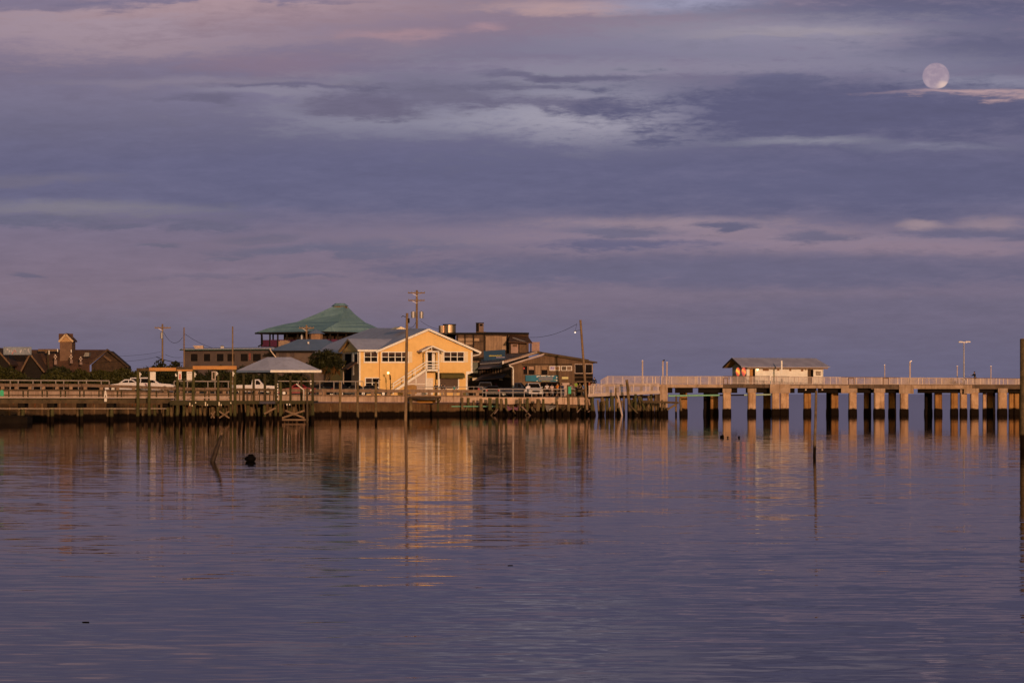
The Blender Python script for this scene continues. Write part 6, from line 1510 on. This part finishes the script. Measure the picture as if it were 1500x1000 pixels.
# ------------------------------------------------------------------ people
def skin_mesh(name, nodes, edges, m, sub=1):
    me = bpy.data.meshes.new(name); me.from_pydata([n[0] for n in nodes], edges, [])
    o = bpy.data.objects.new(name+'_tmp', me); C.objects.link(o)
    md = o.modifiers.new('skin','SKIN'); md.use_smooth_shade = True
    sv = me.skin_vertices[0].data
    for i, n in enumerate(nodes): sv[i].radius = (n[1], n[2] if len(n) > 2 else n[1]); sv[i].use_root = (i == 0)
    s = o.modifiers.new('sub','SUBSURF'); s.levels = sub; s.render_levels = sub
    dg = bpy.context.evaluated_depsgraph_get()
    out = bpy.data.meshes.new_from_object(o.evaluated_get(dg)); out.name = name
    bpy.data.objects.remove(o); out.materials.clear(); out.materials.append(m)
    for p in out.polygons: p.use_smooth = True
    return out
def person(label, px, D, zfoot, face, shirt, legs, hair=None, pose='stand', hgt=1.72, shorts=False, scale=1.0, sleeves='short', hat=None):
    """local metres, faces -Y (towards the camera) at face = 0"""
    t = thing('person', label, 'person', (X(px,D),D,zfoot), 'people on the quay and pier', rz=R(face) if abs(face) > .01 else 1e-5)
    local(t); k = hgt/1.72
    lean = {'stand':0,'lean':.16,'walk':.03,'fish':.06,'bend':.34}[pose]
    step = {'stand':.03,'lean':.06,'walk':.24,'fish':.08,'bend':.1}[pose]
    def V3(x,y,z): return Vector((x*k,y*k,z*k))
    pel = V3(0,0,.93); che = V3(0,-lean*.8,1.26); nec = V3(0,-lean*1.1,1.47); hed = V3(0,-lean*1.25-.02,1.57); top = V3(0,-lean*1.25-.01,1.69)
    sh = [V3(s*.19,-lean,1.42) for s in (-1,1)]
    if pose in ('fish',): el = [V3(s*.25,-.20-lean,1.18) for s in (-1,1)]; wr = [V3(s*.10,-.46-lean,1.22) for s in (-1,1)]
    elif pose in ('lean','bend'): el = [V3(s*.27,-.16-lean,1.14) for s in (-1,1)]; wr = [V3(s*.16,-.40-lean,1.04) for s in (-1,1)]
    else: el = [V3(s*.26,.05*s*(1 if pose == 'walk' else .3),1.14) for s in (-1,1)]; wr = [V3(s*.27,-.08-.12*s*(1 if pose == 'walk' else .1),.88) for s in (-1,1)]
    hip = [V3(s*.09,0,.90) for s in (-1,1)]; kn = [V3(s*.10,-.05-step*.3*s,.49) for s in (-1,1)]; an = [V3(s*.11,step*s*-.8+.02,.08) for s in (-1,1)]; toe = [a+V3(s*.02,-.17,-.045) for a,s in zip(an,(-1,1))]
    nodes = [(pel,.135*k,.10*k),(che,.15*k,.105*k),(nec,.052*k),(hed,.078*k,.092*k),(top,.06*k,.072*k)]; ed = [(0,1),(1,2),(2,3),(3,4)]
    for i in (0,1):
        b = len(nodes); nodes += [(sh[i],.062*k),(el[i],.042*k),(wr[i],.028*k)]; ed += [(1,b),(b,b+1),(b+1,b+2)]
        b = len(nodes); nodes += [(hip[i],.088*k),(kn[i],.056*k),(an[i],.038*k),(toe[i],.034*k)]; ed += [(0,b),(b,b+1),(b+1,b+2),(b+2,b+3)]
    me = skin_mesh('person_body', nodes, ed, M_skin)
    # hands: palm, four fingers and a thumb, plus the nose and ears, appended to the body surface
    mb = MB()
    for i, s in ((0,-1),(1,1)):
        d = (wr[i]-el[i]).normalized(); u = d.orthogonal().normalized(); n_ = d.cross(u)
        pc = wr[i]+d*.05*k; mb.ball(pc,.032*k,.038*k,.045*k,8,6)
        for f, (o_, L) in enumerate(((-.03,.062),(-.011,.075),(.009,.07),(.028,.055))):
            a = pc+d*.035*k+u*o_*k; b = a+d*L*.55*k; c = b+(d*.8+n_*.6).normalized()*L*.45*k
            mb.cyl(a,b,.010*k,.009*k,6).cyl(b,c,.009*k,.006*k,6)
        a = pc+u*.034*k-d*.01*k; b = a+(u*.8+d*.7).normalized()*.045*k; mb.cyl(a,b,.012*k,.009*k,6)
    mb.ball(hed+V3(0,-.095,-.005),.014*k,.022*k,.02*k,8,6)
    for s in (-1,1): mb.ball(hed+V3(s*.08,0,0),.012*k,.022*k,.032*k,8,6)
    o0 = len(me.vertices); vs = [tuple(v.co) for v in me.vertices]+mb.v; fs = [tuple(p.vertices) for p in me.polygons]+[tuple(i+o0 for i in f) for f in mb.f]
    bm_ = bpy.data.meshes.new('person_body'); bm_.from_pydata(vs,[],fs); bm_.materials.append(M_skin)
    for p in bm_.polygons: p.use_smooth = True
    o = bpy.data.objects.new('body', bm_); C.objects.link(o); o.parent = t
    def cloth(name, nodes, ed, m):
        q = bpy.data.objects.new(name, skin_mesh(name, nodes, ed, m)); C.objects.link(q); q.parent = t
    sn = [(che+V3(0,0,.0),.17*k,.125*k),(pel+V3(0,0,.03),.155*k,.12*k),(V3(0,-lean*1.05,1.43),.085*k,.075*k)]; se = [(0,1),(0,2)]
    for i in (0,1):
        b = len(sn); e2 = sh[i].lerp(el[i],.7 if sleeves == 'short' else 1.0); sn += [(sh[i],.076*k),(e2,.062*k)]; se += [(0,b),(b,b+1)]
        if sleeves == 'long': sn += [(el[i].lerp(wr[i],.9),.042*k)]; se += [(b+1,b+2)]
    cloth('shirt', sn, se, shirt)
    ln_ = [(pel+V3(0,0,.02),.15*k,.115*k)]; le = []
    for i in (0,1):
        b = len(ln_)
        if shorts: ln_ += [(hip[i],.105*k),(hip[i].lerp(kn[i],.85),.088*k)]; le += [(0,b),(b,b+1)]
        else: ln_ += [(hip[i],.105*k),(kn[i],.076*k),(an[i]+V3(0,0,.03),.062*k)]; le += [(0,b),(b,b+1),(b+1,b+2)]
    cloth('shorts' if shorts else 'trousers', ln_, le, legs)
    hm = MB().ball(hed+V3(0,.022,.06),.094*k,.102*k,.085*k,12,8)
    part(t, 'cap' if hat else 'hair', hm, hat or hair or M_hair, smooth=True)
    ey = MB()
    for s in (-1,1): ey.ball(hed+V3(s*.033,-.087,.018),.011*k,.008*k,.009*k,6,5)
    part(t, 'eyes', ey, M_black); part(t, 'mouth', MB().ball(hed+V3(0,-.086,-.047),.024*k,.008*k,.007*k,8,5), mat('lips',(.30,.12,.09),None,.6))
    sm = MB()
    for i in (0,1):
        c = (an[i]+toe[i])/2; sm.ball((c.x,c.y-.02*k,.045*k),.05*k,.14*k,.05*k,10,6)
    part(t, 'shoes', sm, M_trimdk)
    return t
def cl(name, c): return mat(name, c, tuple(v*.85 for v in c), .85, 6)
def people():
    z = 2.36; D = 385.2
    W, K, O, N = cl('white_cotton',(.62,.56,.58)), cl('black_cotton',(.014,.013,.014)), cl('orange_cotton',(.75,.22,.02)), cl('navy_cotton',(.02,.03,.07))
    PK, KH = cl('pale_pink_cotton',(.60,.46,.44)), cl('khaki_cotton',(.38,.27,.18)); GR, TL, LM, BL, RO = cl('grey_cotton',(.25,.23,.24)), cl('teal_cotton',(.05,.22,.22)), cl('lime_cotton',(.28,.40,.05)), cl('blue_cotton',(.04,.13,.32)), cl('rust_cotton',(.48,.10,.03))
    person('person in white shirt and black shorts standing at the pipe railing with back turned',801.2,D,z,175,W,K,M_hair,'stand',1.70,True)
    person('person all in pale clothes standing between the white shirt and the orange shirt',808.6,D+.4,z,190,PK,PK,M_hair,'walk',1.62,False)
    person('person in orange shirt and pale shorts standing at the pipe railing',816.2,D,z,120,O,KH,M_hair,'walk',1.78,True)
    person('person in dark navy clothes bending by the pale door',824.6,D+1.5,z,200,N,N,M_hair,'bend',1.72,False,sleeves='long')
    person('person in grey behind the green daymark pile',836.5,D+3,z,20,GR,K,M_hair,'stand',1.68)
    person('person in lime green shirt in the dark shop porch',843.6,D+5,z+.25,40,LM,K,M_hair,'stand',1.78)
    person('person in olive shirt in the middle of the shop porch',850.4,D+6,z+.15,-30,M_olive,K,M_hair,'lean',1.7)
    person('person in blue shirt in the shop porch left of the leaning pole',854.8,D+5.4,z,60,BL,GR,M_hair,'stand',1.74)
    person('person in rust red shirt right of the leaning pole',863.2,D+3.4,z+.3,-70,RO,K,M_hair,'stand',1.74)
    person('person in dark jacket on the walkway right of the leaning pole',870.8,D+2.6,z+.9,10,N,K,M_hair,'stand',1.62,sleeves='long')
    person('person dressed in black standing by the white stair post of the yellow house',638.6,391,z,10,K,K,M_hair,'stand',1.76,sleeves='long')
    person('person in black under the olive awning leaning over the rail',647.4,390,z,-20,K,GR,M_hair,'lean',1.72,sleeves='long')
    person('person in black beside the leaning one under the olive awning',651.4,391,z,25,K,K,M_hair,'stand',1.66)
    person('person in teal shirt under the right end of the olive awning',665.4,388,z,15,TL,GR,M_hair,'stand',1.6)
    person('dark silhouetted person fishing from the pier beside the twin-armed lamp',1428.2,PD+1.0,Z(563.6,PD+1),-75,K,K,M_hair,'fish',1.74,sleeves='long')
    D2 = PD+1.0
    solo('fishing_rod', MB().tube([P(1424.6,553.4,D2),P(1420,552.0,D2-.3),P(1413,550.2,D2-.8)],.014,5), M_wire, 'thin rod held by the silhouetted person on the pier', 'fishing rod')
    # birds
    for x, y, D3, lab in ((550.5,557,278,'dark pelican-like bird with spread wings on the rightmost slim mooring pile'),(971.8,528,386.5,'small dark bird perched on a white pier post')):
        t = thing('bird', lab, 'bird', tuple(P(x,y+2,D3)))
        s = 1.0 if x < 600 else .4; c = P(x,y+1,D3)
        b = MB(); 
        b.ball((c.x,c.y,c.z+.02*s),.24*s,.13*s,.13*s,10,8).ball((c.x+.26*s,c.y,c.z+.17*s),.07*s,.06*s,.06*s,8,6).cyl((c.x+.16*s,c.y,c.z+.06*s),(c.x+.25*s,c.y,c.z+.15*s),.06*s,.045*s,8).cyl((c.x+.3*s,c.y,c.z+.16*s),(c.x+.52*s,c.y,c.z+.10*s),.03*s,.008*s,6)
        b.cyl((c.x-.2*s,c.y,c.z),(c.x-.42*s,c.y,c.z-.06*s),.07*s,.03*s,6)
        part(t, 'body', b, M_black, smooth=True)
        for q in (-1,1):
            w_ = MB().prism([(c.x+.12*s,c.y+q*.08*s,c.z+.08*s),(c.x-.18*s,c.y+q*.08*s,c.z+.07*s),(c.x-.40*s*(1 if s == 1 else .6),c.y+q*.45*s*(1 if s == 1 else .25),c.z+.12*s*(1 if s == 1 else 0)),(c.x-.05*s,c.y+q*.5*s*(1 if s == 1 else .25),c.z+.16*s*(1 if s == 1 else .2))],(0,0,.025*s))
            part(t, 'wing', w_, M_black)
        part(t, 'legs', MB().cyl((c.x-.03,c.y-.05*s,c.z-.08*s),(c.x-.03,c.y-.05*s,c.z-.2*s),.015*s).cyl((c.x-.03,c.y+.05*s,c.z-.08*s),(c.x-.03,c.y+.05*s,c.z-.2*s),.015*s), M_trimdk)
people()
